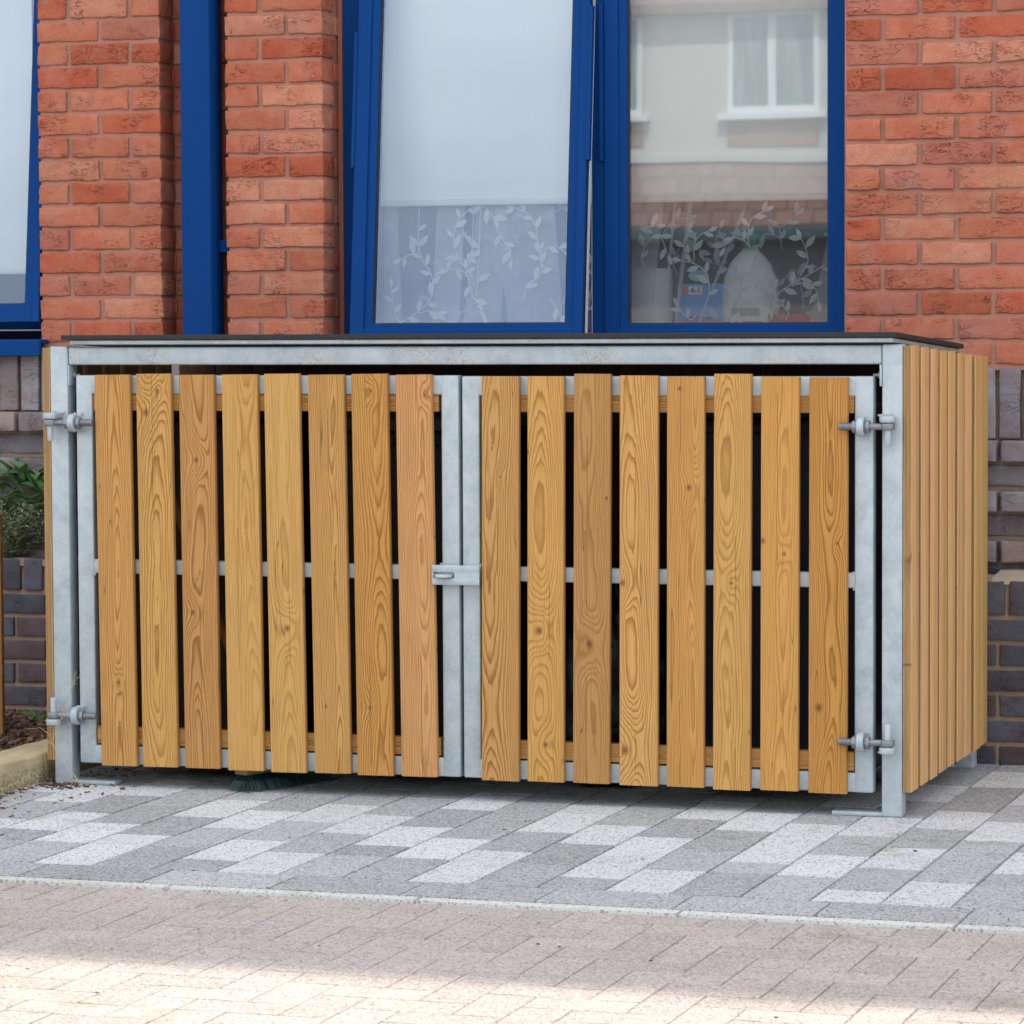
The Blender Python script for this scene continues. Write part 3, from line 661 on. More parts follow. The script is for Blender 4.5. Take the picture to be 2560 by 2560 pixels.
# hinge hardware
def hexnut(bm, x, w_, y, z):
    t = bmesh.new(); bmesh.ops.create_cone(t, cap_ends=True, segments=6, radius1=.0178, radius2=.0178, depth=w_)
    bmesh.ops.bevel(t, geom=t.edges[:], offset=.0012, segments=1, affect='EDGES')
    merge(bm, t, Matrix.Translation((x, y, z)) @ Matrix.Rotation(R(90), 4, 'Y') @ Matrix.Rotation(R(12), 4, 'Z'))
def hinge(post, door, px, rx, z, up, s_):
    """px: pin, rx: ring on the door stile, s_: +1 when the door lies to the right of its post"""
    yb = -.030
    lz = z + (.0195 if up else -.0195); bm = bmesh.new()
    n_ = 14; pts = [(px + .0005 + .022 * math.cos(a), yb + .022 * math.sin(a)) for a in [math.pi + math.pi * k / n_ for k in range(n_ + 1)]] + [(px + .027, .003), (px - .014, .003)]
    if s_ < 0: pts = [(2 * px - a, b) for a, b in pts][::-1]
    prism(bm, pts, lz - .0085, lz + .0085, .003)
    for k in range(7): bmesh.ops.create_icosphere(bm, subdivisions=1, radius=random.uniform(.0035, .006), matrix=Matrix.Translation((px + s_ * (.03 - k * .006), -.001, lz + (.009 if up else -.009))))
    galv('hinge_lug', bm, post, .5)
    bm = bmesh.new(); a, b = (z + .02, z - .052) if up else (z - .02, z + .050); cyl(bm, (px, yb, a), (px, yb, b), .0088, 20, bev=.002); galv('hinge_pin', bm, post)
    bm = bmesh.new()
    cyl(bm, (px, yb, z - .0088), (px, yb, z + .0088), .0185, 24, bev=.003); cyl(bm, (px + s_ * .012, yb, z), (rx + s_ * .060, yb, z), .0088, 16, bev=.002)
    for k in range(22): x = rx + s_ * (.014 + k * .0020); cyl(bm, (x, yb, z), (x + s_ * .0009, yb, z), .0096, 14)
    for dx, w_ in ((-.017, .013), (.017, .013)): hexnut(bm, rx + s_ * dx, w_, yb, z)
    bo = link('hinge_bolt', bm, M['bolt'], smooth=True); bo.parent = door
    bm = bmesh.new(); t = bmesh.new(); n_ = 28; prof = [(-.0095, .010), (-.0095, .0235), (-.007, .026), (.007, .026), (.0095, .0235), (.0095, .010)]
    rings = [[t.verts.new((rx + a, yb + r * math.cos(th), z + r * math.sin(th))) for a, r in prof] for th in [2 * math.pi * k / n_ for k in range(n_)]]
    for k in range(n_):
        A_, B_ = rings[k], rings[(k + 1) % n_]
        for i in range(6): t.faces.new((A_[i], A_[(i + 1) % 6], B_[(i + 1) % 6], B_[i]))
    bmesh.ops.recalc_face_normals(t, faces=t.faces[:]); merge(bm, t)
    bx(bm, (rx - .008, -.012, z - .020), (rx + .008, .002, z + .020), .003)
    for k in range(12): bmesh.ops.create_icosphere(bm, subdivisions=1, radius=random.uniform(.003, .0052), matrix=Matrix.Translation((rx + random.uniform(-.014, .016), -.001, z + random.choice((-1, 1)) * random.uniform(.019, .026))))
    rg = link('hinge_ring', bm, M['galv'], smooth=True); rg['rust'] = 0.; rg.parent = door
# doors
SL = [(-2.319, -2.211, -2.31, -2.201, 1.173), (-2.191, -2.084, -2.182, -2.075, 1.176), (-2.058, -1.955, -2.053, -1.944, 1.173), (-1.929, -1.822, -1.92, -1.813, 1.174), (-1.801, -1.697, -1.791, -1.684, 1.176), (-1.67, -1.564, -1.659, -1.551, 1.1735), (-1.541, -1.436, -1.532, -1.424, 1.1755), (-1.41, -1.308, -1.402, -1.295, 1.1735),
      (-1.161, -1.054, -1.167, -1.06, 1.169), (-1.03, -.926, -1.035, -.931, 1.169), (-.897, -.794, -.905, -.801, 1.1755), (-.768, -.662, -.774, -.665, 1.171), (-.636, -.533, -.641, -.536, 1.168), (-.507, -.403, -.511, -.409, 1.1755), (-.377, -.273, -.381, -.277, 1.168), (-.246, -.142, -.249, -.145, 1.1665)]
TINT = [(1.03, .98, .92), (1.04, 1.03, .95), (.97, .91, .88), (1.05, 1.04, .97), (1.05, 1.06, 1.0), (1.02, 1.0, .95), (1.0, .93, .80), (1.09, .99, 1.12),
        (1.0, .98, .95), (1.06, 1.03, .92), (.90, .86, .82), (1.10, 1.08, 1.05), (1.03, .96, .86), (1.05, 1.04, .96), (1.06, 1.0, .85), (.98, .90, .74)]
KN = {2: [(-2.125, 1.127, .013), (-2.16, 1.067, .018)], 3: [(-2.008, .934, .013), (-2.023, .504, .012)], 7: [(-1.483, 1.129, .008), (-1.493, .25, .009)], 8: [(-1.325, 1.118, .008), (0, 0, 0)], 10: [(-.998, .476, .017), (-.982, .164, .013)],
      11: [(-.806, .84, .009), (-.857, .443, .018)], 12: [(-.762, .611, .015), (-.756, .157, .022)], 13: [(-.601, 1.136, .010), (-.576, .871, .014)], 14: [(-.459, .616, .010), (0, 0, 0)], 15: [(-.372, .731, .013), (-.314, .697, .009)],
      16: [(-.17, .727, .008), (-.22, .289, .019)], 5: [(-1.736, .466, .014), (0, 0, 0)], 6: [(-1.623, .25, .008), (0, 0, 0)], 1: [(-2.253, .30, .007), (0, 0, 0)], 9: [(-1.107, .894, .006), (0, 0, 0)]}
def board(name, w_, th, h, z0, cx, cy, mat, parent, tint, knots=None, tilt=0, axis='Y', rag=True):
    bm = bmesh.new(); t = bmesh.new(); bmesh.ops.create_cube(t, size=1)
    for v_ in t.verts: v_.co = Vector((v_.co.x * w_, v_.co.y * th, (v_.co.z + .5) * h))
    es = [e for e in t.edges if abs(e.verts[0].co.z - e.verts[1].co.z) > .1]
    bmesh.ops.bevel(t, geom=es, offset=.0032, segments=3, profile=.5, affect='EDGES'); merge(bm, t)
    if rag:      # saw fuzz along the bottom cut
        for k in range(26):
            x = random.uniform(-w_ / 2 + .003, w_ / 2 - .003); y = random.uniform(-th / 2, th / 2); l = random.uniform(.001, .0045); q = random.uniform(.0006, .0016)
            a = [bm.verts.new((x - q, y, .001)), bm.verts.new((x + q, y, .001)), bm.verts.new((x + random.uniform(-.002, .002), y - .001, -l))]; bm.faces.new(a)
    if mat is M['wood_side']:
        bm.faces.ensure_lookup_table(); bm.normal_update()
        for f in bm.faces:
            if abs(f.normal.x) > .8: f.material_index = 1
        mat = [mat, M['wood_edge']]
    o_ = link(name, bm, mat, None, smooth=True, sharp=30); o_.location = (cx, cy, z0)
    if tilt: o_.rotation_euler = (0, tilt, 0)
    o_.color = (*tint, 1)
    for i, nm in enumerate(('knot_a', 'knot_b')):
        kx, kz, ks = (knots[i] if knots and knots[i][2] > 0 else (5, 5, .0001)); o_[nm] = [float(kx), float(kz), float(ks)]
    return o_
doors = []
for d, (x0, x1, z1) in enumerate(((-2.387, -1.2355, 1.1712), (-1.2255, -.078, 1.169))):
    bm = bmesh.new(); w_ = .0505; zb = .0625
    bx(bm, (x0, 0, zb), (x0 + w_, .04, z1), .0045, 3); bx(bm, (x1 - w_, 0, zb), (x1, .04, z1), .0045, 3)
    for za, zc in ((z1 - .054, z1), (zb, zb + .053)): bx(bm, (x0 + w_ - .006, .0004, za + .0004), (x1 - w_ + .006, .0396, zc - .0004), .0045, 3)
    bx(bm, (x0 + w_ - .004, .002, .607), (x1 - w_ + .004, .036, .648), .004, 3)
    for xs in (x0 + w_, x1 - w_):      # weld beads of the middle rail
        for k in range(10): bmesh.ops.create_icosphere(bm, subdivisions=1, radius=random.uniform(.0025, .0045), matrix=Matrix.Translation((xs + random.uniform(-.004, .004), .003, random.choice((.607, .648)) + random.uniform(-.004, .004))))
    dr = galv('door', bm); doors.append(dr)
    dr['label'] = 'left door leaf of the bin store with a pinkish last slat' if d == 0 else 'right door leaf of the bin store with the latch plate'
    for zc, hh in ((1.0935, .045), (.1445, .05)):
        L = x1 - x0 - 2 * w_ - .012
        bm = bmesh.new(); bx(bm, (-L / 2, -.017, -hh / 2), (L / 2, .017, hh / 2), .002)
        b_ = link('batten', bm, M['batten'], loc=((x0 + x1) / 2 + (.004 if d else -.003), .0195, zc)); b_.color = (1.05, 1, .95, 1); b_['knot_a'] = [.45 if d else -9., 0., .012]; b_['knot_b'] = [9., 9., .0001]; b_.parent = dr
    for i in range(8):
        k = d * 8 + i; a, b, c, e2, zt = SL[k]
        cxt, cxb = (a + b) / 2, (c + e2) / 2; w2_ = (b - a + e2 - c) / 2 - .0005; z0 = .0625 + random.uniform(-.003, .001)
        kn = KN.get(k + 1); tn = tuple(1 + (q - 1) * (1.6 if k != 7 else 1) for q in TINT[k])
        if kn: kn = [(x - (cxt + (cxb - cxt) * (1.17 - z) / 1.1), z - z0, s_) for x, z, s_ in kn]
        o_ = board('slat', w2_, .0215, zt - z0, z0, cxb, -.0117, M['wood'], dr, tn, kn, (cxt - cxb) / 1.11)
        o_.parent = dr
        if k == 7: o_['label'] = 'pinkish slat at the latch side'
for z, up in ((1.037, True), (.201, False)):
    hinge(posts['fl'], doors[0], -2.4545, -2.383, z, up, 1); hinge(posts['fr'], doors[1], -.0325, -.104, z, up, -1)
# latch plate on the right leaf, staple of the left leaf sticking through its slot
bm = bmesh.new(); y0, y1 = -.034, -.027
bx(bm, (-1.303, y0, .632), (-1.167, y1, .651), .001); bx(bm, (-1.303, y0, .597), (-1.167, y1, .615), .001)
bx(bm, (-1.303, y0 + .0002, .6145), (-1.299, y1 - .0002, .6325)); bx(bm, (-1.239, y0 + .0002, .6145), (-1.1672, y1 - .0002, .6325))
bx(bm, (-1.214, y1, .600), (-1.170, .001, .648), .004)
galv('latch_plate', bm, doors[1])
bm = bmesh.new(); pts = [(-1.270 + .026 * math.cos(a), -.030 + .026 * math.sin(a)) for a in [math.pi + math.pi * k / 14 for k in range(15)]] + [(-1.2445, .004), (-1.2955, .004)]
prism(bm, pts, .617, .6262, .0025); galv('latch_staple', bm, doors[0])
# boards of the two ends and the back
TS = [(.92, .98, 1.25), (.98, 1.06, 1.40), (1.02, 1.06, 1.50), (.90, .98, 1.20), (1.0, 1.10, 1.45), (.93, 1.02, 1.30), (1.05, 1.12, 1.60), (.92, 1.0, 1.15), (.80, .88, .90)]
for i in range(9):
    y = .0525 + .129 * i + random.uniform(-.0015, .0015); top = HP - .004 - .040 * (y - .05) + random.uniform(-.001, .001); z0 = .070 + random.uniform(-.0025, .0015)
    for x in (.0145, LX - .0145):
        if x < 0 and i > 6: continue
        o_ = board('side_board', .101, .022, top - z0, z0, 0, 0, M['wood_side'], None, TS[i] if (x > 0 or i == 0) else (.14, .12, .10), None)  # left boards behind the first: interior shade put into a near-black tint
        o_.rotation_euler = (0, 0, R(90) if x > 0 else R(-90)); o_.location = (x + random.uniform(-.0025, .0025), y, z0); S(o_)
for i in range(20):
    o_ = board('rear_board', .1235, .018, 1.145, .07, 0, 0, M['wood_side'], None, (.10, .085, .075), None, rag=False); o_.location = (-2.407 + i * .1238, .925, .07); S(o_)  # near-black tint paints the dark of the store's inside onto the back

# ================================================================ things inside the store
def wheelie(name, x0, x1, y0, y1, h, body, lid, label, cat='wheelie bin'):
    e_ = empty(name, ((x0 + x1) / 2, (y0 + y1) / 2, 0)); tag(e_, label, cat)
    cx, cy = (x0 + x1) / 2, (y0 + y1) / 2; T_ = Matrix.Translation((-cx, -cy, 0))
    bm = bmesh.new(); bx(bm, (x0, y0, .06), (x1, y1, h), .03, 4, T_)
    for v_ in bm.verts:
        k = 1 - .16 * (1 - (v_.co.z - .06) / (h - .06)); v_.co.x *= k; v_.co.y *= k
    bx(bm, (x0 - .012, y0 - .012, h - .05), (x1 + .012, y1 + .012, h - .01), .008, 2, T_)
    link('body', bm, body, e_, smooth=True)
    bm = bmesh.new(); bx(bm, (x0 - .02, y0 - .025, h - .008), (x1 + .02, y1 + .03, h + .035), .014, 3, T_); link('lid', bm, lid, e_, smooth=True)
    for s_ in (-1, 1):
        bm = bmesh.new(); xx = s_ * (x1 - x0) * .42; cyl(bm, (xx - .02, y1 - cy - .03, .1), (xx + .02, y1 - cy - .03, .1), .1, 28, bev=.01); link('wheel', bm, M['gasket'], e_, smooth=True)
    return e_
navy = simple('navy_plastic', (.006, .007, .035), .45, 0, .1); blk = simple('black_plastic', (.010, .010, .011), .5, 0, .2); brn = simple('dark_brown_plastic', (.035, .018, .010), .55, 0, .2); gry = simple('grey_plastic', (.10, .095, .10), .6, 0, .2)
wheelie('wheelie_bin', -.66, -.12, .16, .72, 1.06, navy, navy, 'navy blue wheelie bin behind the slats of the right door')
wheelie('refuse_bin', -1.72, -1.26, .18, .72, 1.02, blk, gry, 'black bin with a grey lid behind the slats of the left door', 'wheelie bin')
wheelie('garden_bin', -2.40, -1.86, .16, .72, 1.05, brn, brn, 'dark brown garden bin behind the leftmost slats of the store')
def sack():
    bm = bmesh.new(); bmesh.ops.create_icosphere(bm, subdivisions=5, radius=1)
    for v_ in bm.verts:
        d = v_.co.copy(); f = 1 + .16 * noise.noise(d * 2.3) + .07 * noise.noise(d * 7) + .03 * noise.noise(d * 19)
        v_.co = Vector((d.x * .21 * f, d.y * .2 * f, max(.0, .28 + d.z * .30 * f)))
        if d.z > .8: v_.co.x *= .5; v_.co.y *= .5; v_.co.z += .1 * (d.z - .8) * 3
    o_ = link('refuse_sack', bm, simple('black_polythene', (.008, .008, .009), .28, 0, .1), loc=(-.93, .42, .002), smooth=True, sharp=180); tag(o_, 'full black refuse sack on the paving inside the store, beside the navy bin', 'bin bag')
sack()
# broom
br = empty('broom', (-1.80, .10, 0)); tag(br, 'broom with dark green bristles poking out under the left door', 'broom')
A_, B_ = Vector((-1.890, .000, 0)), Vector((-1.76, .31, 0)); dirv = (B_ - A_).normalized(); nrm = Vector((dirv.y, -dirv.x, 0)); T_ = Matrix.Translation((1.80, -.10, 0))
fr = Matrix(((dirv.x, nrm.x, 0, A_.x), (dirv.y, nrm.y, 0, A_.y), (0, 0, 1, 0), (0, 0, 0, 1)))
bm = bmesh.new(); bx(bm, (-.005, -.024, .044), (.335, .024, .064), .006, 3, T_ @ fr); link('head', bm, simple('varnished_wood', (.20, .12, .04), .5, 0, .2), br, smooth=True)
bm = bmesh.new()
for k in range(1500):
    u = random.uniform(.002, .33); v_ = random.uniform(-.02, .02); l = random.uniform(.9, 1.0)
    tip = Vector((u + (.035 if u < .03 else .01) * random.uniform(-1, .3) - (.0 if u > .06 else .012), v_ + (v_ * 1.3 + .022) * l * random.uniform(.75, 1.1), .048 * (1 - l)))
    base = Vector((u, v_, .048)); m_ = (base + tip) / 2 + Vector((0, .004, .004))
    tube(bm, [T_ @ fr @ base, T_ @ fr @ m_, T_ @ fr @ tip], .0009, .0007, 3)
link('bristles', bm, simple('green_bristle', (.002, .026, .026), .35, 0, .6, 300), br)
bm = bmesh.new(); tube(bm, [(-.04, .015, .058), (-.22, .01, .52), (-.42, .02, 1.00)], .0125, .0125, 12); link('handle', bm, simple('broom_stick', (.30, .12, .04), .5), br, smooth=True)

# ================================================================ window dressing and sill items
def blind(x0, x1, zb, label):
    o_ = empty('roller_blind', ((x0 + x1) / 2, 1.545, zb)); tag(o_, label, 'blind', 'white roller blinds half way down the windows')
    cx = (x0 + x1) / 2
    bm = bmesh.new(); bx(bm, (x0 - cx, .0008, .02), (x1 - cx, .0026, 1.05)); link('fabric', bm, M['blind'], o_)
    bm = bmesh.new(); bx(bm, (x0 - cx, -.005, 0), (x1 - cx, .007, .022), .005, 3); link('bottom_bar', bm, M['white'], o_, smooth=True)
    bm = bmesh.new(); cyl(bm, (x0 - cx, .02, 1.07), (x1 - cx, .02, 1.07), .025, 20); link('roller', bm, M['blind'], o_, smooth=True)
blind(-2.12, -1.30, 1.690, 'white roller blind half drawn behind the open blue sash')
blind(-1.24, -.455, 1.690, 'white roller blind half drawn behind the closed right pane')
blind(-4.95, -3.16, 1.485, 'white roller blind low behind the leftmost window at the frame edge')
SPR = [[(-1.97,1.316),(-1.906,1.352),(-1.858,1.403),(-1.86,1.471),(-1.887,1.511),(-1.902,1.562),(-1.902,1.613),(-1.882,2.352)],[(-1.887,1.517),(-1.923,1.537),(-1.96,1.523)],[(-1.858,1.443),(-1.833,1.479),(-1.791,1.488),(-1.743,1.476),(-1.702,1.447),(-1.673,2.345)],[(-1.719,1.464),(-1.755,1.504),(-1.779,1.555),(-1.781,1.606),(-1.76,1.651),(-1.718,1.684),(-1.676,1.684),(-1.647,1.649)],[(-1.734,1.487),(-1.737,1.538),(-1.719,1.572),(-1.691,2.345)],[(-1.547,1.39),(-1.535,1.435),(-1.488,1.473),(-1.499,1.558),(-1.505,1.614),(-1.528,1.659),(-1.575,1.682)],[(-1.641,1.627),(-1.617,1.582),(-1.594,1.548),(-1.591,1.519)],[(-1.47,1.473),(-1.488,1.513),(-1.482,1.546),(-1.44,1.557),(-1.411,1.54)],[(-1.459,1.389),(-1.435,1.355),(-1.424,1.333)],[(-1.906,1.347),(-1.864,1.355),(-1.84,1.343)],[(-1.973,1.316),(-1.991,1.37),(-1.997,1.427)],[(-0.978,1.494),(-1.009,1.526),(-1.016,1.556),(-1.003,1.595)],[(-0.983,1.507),(-0.983,1.555),(-0.968,1.584),(-0.938,1.599)],[(-0.948,1.365),(-0.936,1.399),(-0.936,1.443),(-0.953,1.477),(-0.983,1.497),(-1.024,1.507)],[(-0.802,1.544),(-0.81,1.587),(-0.797,1.636),(-0.757,1.659)],[(-0.802,1.544),(-0.822,1.568),(-0.862,1.578),(-0.883,1.549)],[(-0.733,1.32),(-0.718,1.393),(-0.668,1.431),(-0.623,1.455),(-0.559,1.493)],[(-0.643,1.455),(-0.618,1.498),(-0.623,1.537),(-0.638,1.571)],[(-0.668,1.426),(-0.623,1.435),(-0.594,1.416),(-0.584,1.377)],[(-0.888,1.428),(-0.863,1.408),(-0.843,1.379),(-0.838,1.33)],[(-0.733,1.378),(-0.743,1.427),(-0.762,1.451),(-0.792,1.461)],[(-1.192,1.592),(-1.161,1.611),(-1.11,1.616)],[(-1.141,1.489),(-1.156,1.518),(-1.141,1.557),(-1.1,1.591),(-1.069,1.527)],[(-0.979,1.336),(-0.994,1.321),(-1.024,1.346),(-1.034,1.361)],[(-0.688,1.32),(-0.678,1.339),(-0.693,1.359)],[(-1.342,1.321),(-1.33,1.366),(-1.318,1.444),(-1.323,1.5)]]
vs, fs, mi = [], [], []
def fold(x, z):
    s_ = (x + 1.3) * (1 + .35 * (z - 1.3)); return .012 * math.sin(s_ * 21) + .008 * math.sin(s_ * 47 + 1) + .004 * math.sin(s_ * 90)
nx, nz = 240, 10
for j in range(nz + 1):
    for i in range(nx + 1):
        x = -2.11 + 1.66 * i / nx; z = 1.286 + .46 * j / nz; vs.append((x, 1.575 + fold(x, z), z))
for j in range(nz):
    for i in range(nx): a = j * (nx + 1) + i; fs.append((a, a + 1, a + nx + 2, a + nx + 1)); mi.append(0)
# gathered second layer: wedge shaped pleats
for (xa, xb, xc, xd) in ((-1.865, -1.77, -1.84, -1.745), (-1.76, -1.63, -1.70, -1.60), (-1.60, -1.42, -1.655, -1.45), (-1.415, -1.36, -1.395, -1.34), (-2.03, -1.965, -2.02, -1.98), (-1.22, -1.13, -1.20, -1.08), (-1.055, -1.043, -1.0, -.985), (-.985, -.975, -.80, -.788), (-1.09, -1.082, -1.05, -1.04), (-.62, -.55, -.52, -.46)):
    b = len(vs); n_ = 8
    for j in range(n_ + 1):
        u = j / n_; z = 1.29 + .45 * u
        for q in (xa + (xc - xa) * u, xb + (xd - xb) * u): vs.append((q, 1.566 + .003 * math.sin(u * 5 + q * 9), z))
    for j in range(n_): fs.append((b + 2 * j, b + 2 * j + 1, b + 2 * j + 3, b + 2 * j + 2)); mi.append(2)
YL = [1.553]; ML = [1]
def cleaf(p, d, L):
    n_ = Vector((-d.y, d.x)); out = [(0, 0), (.28, .17), (.55, .21), (.8, .12), (1, 0), (.8, -.12), (.55, -.21), (.28, -.17)]; b = len(vs)
    for u, v_ in out: q = Vector(p) + d * u * L + n_ * v_ * L; vs.append((q.x, YL[0], q.y))
    fs.append(tuple(range(b, b + 8))); mi.append(ML[0])
rs = random.Random(3)
for ip in range(len(SPR) * 2):
    path = SPR[ip % len(SPR)]
    if ip >= len(SPR):      # the second, fainter layer of cloth behind
        YL[0] = 1.562; ML[0] = 2; path = [(x + (.10 if x > -1.3 else .13), z - .03 + .06 * rs.random()) for x, z in path]
        if max(x for x, z in path) > -.47 or min(abs(x + 1.27) for x, z in path) < .03: continue
    pts = [Vector(p) for p in path]; fine = []
    for i in range(len(pts) - 1):
        p0, p1, p2, p3 = pts[max(i - 1, 0)], pts[i], pts[i + 1], pts[min(i + 2, len(pts) - 1)]
        for k in range(6):
            t_ = k / 6; fine.append(.5 * ((2 * p1) + (p2 - p0) * t_ + (2 * p0 - 5 * p1 + 4 * p2 - p3) * t_ ** 2 + (3 * p1 - p0 - 3 * p2 + p3) * t_ ** 3))
    fine.append(pts[-1]); acc = 0; side = 1
    for a, b2_ in zip(fine, fine[1:]):
        d = (b2_ - a)
        if d.length < 1e-5: continue
        acc += d.length; d.normalize(); n_ = Vector((-d.y, d.x)) * .0016; b = len(vs)
        for q in (a - n_, a + n_, b2_ + n_, b2_ - n_): vs.append((q.x, YL[0] + .0005, q.y))
        fs.append((b, b + 1, b + 2, b + 3)); mi.append(ML[0])
        if acc > .030:
            acc = 0; side = -side; ang = side * R(rs.uniform(35, 60)); e2 = Vector((d.x * math.cos(ang) - d.y * math.sin(ang), d.x * math.sin(ang) + d.y * math.cos(ang))); cleaf(b2_, e2, rs.uniform(.034, .050))
    cleaf(fine[-1], (fine[-1] - fine[-3]).normalized(), .036)
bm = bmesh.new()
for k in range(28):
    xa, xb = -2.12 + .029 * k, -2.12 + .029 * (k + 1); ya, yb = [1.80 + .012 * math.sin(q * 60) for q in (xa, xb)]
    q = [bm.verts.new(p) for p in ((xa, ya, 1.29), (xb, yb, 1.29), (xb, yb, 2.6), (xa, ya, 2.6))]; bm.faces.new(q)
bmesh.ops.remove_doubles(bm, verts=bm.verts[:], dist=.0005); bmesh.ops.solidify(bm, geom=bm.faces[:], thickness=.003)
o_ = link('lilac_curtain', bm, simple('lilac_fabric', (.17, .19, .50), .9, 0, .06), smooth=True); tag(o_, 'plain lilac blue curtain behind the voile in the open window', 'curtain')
cu = raw('voile_curtain', vs, fs, [M['voile'], M['leafw'], M['voile2']], None, None, mi); tag(cu, 'sheer white voile curtain with embroidered leaf sprays across the lower window', 'curtain')

def text(s, size, mat, parent, loc, ext=.0004, name='lettering', rx=90, rz=0, bold=0):
    cu_ = bpy.data.curves.new('t', 'FONT'); cu_.body = s; cu_.size = size; cu_.extrude = ext; cu_.align_x = 'CENTER'; cu_.align_y = 'CENTER'; cu_.offset = bold
    o_ = bpy.data.objects.new('t', cu_); COL.objects.link(o_); dg = bpy.context.evaluated_depsgraph_get(); me = bpy.data.meshes.new_from_object(o_.evaluated_get(dg)); bpy.data.objects.remove(o_)
    me.materials.clear(); me.materials.append(mat); q = bpy.data.objects.new(name, me); COL.objects.link(q); q.parent = parent; q.location = loc; q.rotation_euler = (R(rx), 0, R(rz)); return q
bxo = empty('detergent_box', (-.985, 1.66, 1.283)); tag(bxo, 'blue cardboard detergent box marked 4-1 on the window board behind the voile', 'box')
cb = simple('blue_carton', (.06, .32, .80), .4, 0, .1, 20); cbd = simple('dark_blue_carton', (.02, .06, .36), .4, 0, .1); wht = simple('white_print', (.8, .82, .84), .5); 
bm = bmesh.new(); t = bmesh.new(); pr = [(-.082, 0), (.082, 0), (.082, .152), (.062, .205), (-.055, .205), (-.082, .152)]
v4 = [t.verts.new((x, 0, z)) for x, z in pr]; f = t.faces.new(v4); r_ = bmesh.ops.extrude_face_region(t, geom=[f])
for v_ in r_['geom']:
    if isinstance(v_, bmesh.types.BMVert): v_.co.y = .07
bmesh.ops.recalc_face_normals(t, faces=t.faces[:]); merge(bm, t); link('carton', bm, cb, bxo)
bm = bmesh.new(); prism(bm, [(-.080, -.153), (.080, -.153), (.061, -.203), (-.054, -.203)], 0, .001, 0, Matrix.Rotation(R(-90), 4, 'X') @ Matrix.Scale(1, 4)); 
for v_ in bm.verts: v_.co.y = -.0016 + (.001 if v_.co.y > 0 else 0)
link('top_band', bm, cbd, bxo)
bm = bmesh.new(); bx(bm, (-.045, -.0025, .118), (.0, -.0005, .145)); link('white_patch', bm, wht, bxo)
bm = bmesh.new(); cyl(bm, (-.058, -.003, .132), (-.058, -.0005, .132), .014, 24); cyl(bm, (-.058, -.004, .132), (-.058, -.003, .132), .007, 20); link('colour_ring', bm, simple('orange_ring', (.55, .14, .05), .5), bxo)
text('4-1', .026, simple('ink', (.02, .02, .03), .6), bxo, (-.022, -.003, .131), bold=.0006)
bm = bmesh.new(); pts = [(-.012 + .034 * math.cos(a), .178 + .018 * math.sin(a)) for a in [2 * math.pi * k / 28 for k in range(28)]]
v4 = [bm.verts.new((x, -.0025, z)) for x, z in pts]; bm.faces.new(v4); link('oval_badge', bm, simple('pale_badge', (.25, .55, .72), .5), bxo)
text('Calgon', .018, wht, bxo, (-.012, -.0032, .178), bold=.0004); text('calc', .060, simple('purple_ink', (.12, .06, .30), .5), bxo, (-.01, -.0030, .038), bold=.001)
bt = empty('detergent_bottle', (-.828, 1.66, 1.283)); tag(bt, 'white plastic bottle with a green cap on the window board', 'bottle')
bm = bmesh.new(); t = bmesh.new(); prof = [(0, 0), (.088, 0), (.092, .01), (.092, .12), (.085, .17), (.066, .215), (.042, .243), (.027, .256), (.025, .270), (0, .270)]; n_ = 36
rings = [[t.verts.new((r * math.cos(a), r * .5 * math.sin(a), z)) for a in [2 * math.pi * k / n_ for k in range(n_)]] for r, z in prof[1:-1]]
for A2, B2 in zip(rings, rings[1:]):
    for k in range(n_): t.faces.new((A2[k], A2[(k + 1) % n_], B2[(k + 1) % n_], B2[k]))
t.faces.new(rings[0][::-1]); t.faces.new(rings[-1]); merge(bm, t); link('bottle_body', bm, simple('white_bottle', (.84, .90, .87), .4), bt, smooth=True)
bm = bmesh.new(); cyl(bm, (0, 0, .262), (0, 0, .312), .030, 24, bev=.004); link('cap', bm, simple('green_cap', (.02, .25, .11), .4), bt, smooth=True)
bm = bmesh.new(); bx(bm, (-.05, -.0485, .05), (.04, -.044, .075)); link('label', bm, simple('green_label', (.25, .38, .33), .5), bt)
bm = bmesh.new(); cyl(bm, (-1.155, 1.67, 1.2835), (-1.155, 1.67, 1.485), .067, 40, bev=.004); cyl(bm, (-1.155, 1.67, 1.484), (-1.155, 1.67, 1.4865), .02, 20)
o_ = link('paper_roll', bm, simple('white_paper', (.92, .90, .88), .95, 0, .04), smooth=True); tag(o_, 'white kitchen paper roll standing at the left end of the right pane', 'paper roll')
bm = bmesh.new(); t = bmesh.new(); n_ = 40; prof = [(.03, 0), (.07, .004), (.095, .03), (.105, .052), (.101, .054), (.09, .032), (.06, .009), (.0, .007)]
rings = [[t.verts.new((r * math.cos(a), r * .55 * math.sin(a), z)) for a in [2 * math.pi * k / n_ for k in range(n_)]] for r, z in prof[:-1]]
for A2, B2 in zip(rings, rings[1:]):
    for k in range(n_): t.faces.new((A2[k], A2[(k + 1) % n_], B2[(k + 1) % n_], B2[k]))
t.faces.new(rings[0][::-1]); t.faces.new(rings[-1]); bmesh.ops.recalc_face_normals(t, faces=t.faces[:]); merge(bm, t)
bm2 = bmesh.new(); bx(bm2, (-1.06, 1.595, 1.2835), (-.775, 1.622, 1.317), .008, 3); o2 = link('pink_reflection', bm2, simple('reflection_pink', (.70, .20, .20), .4), smooth=True); tag(o2, 'low pinkish red strip along the sill, added for a red reflection in the pane', 'reflection strip')  # solid strip standing in for a red reflection low on the glass
o_ = link('red_bowl', bm, simple('red_plastic', (.62, .035, .05), .4), loc=(-.66, 1.625, 1.2835), smooth=True); tag(o_, 'shallow red bowl on the window board at the right corner of the pane', 'bowl')

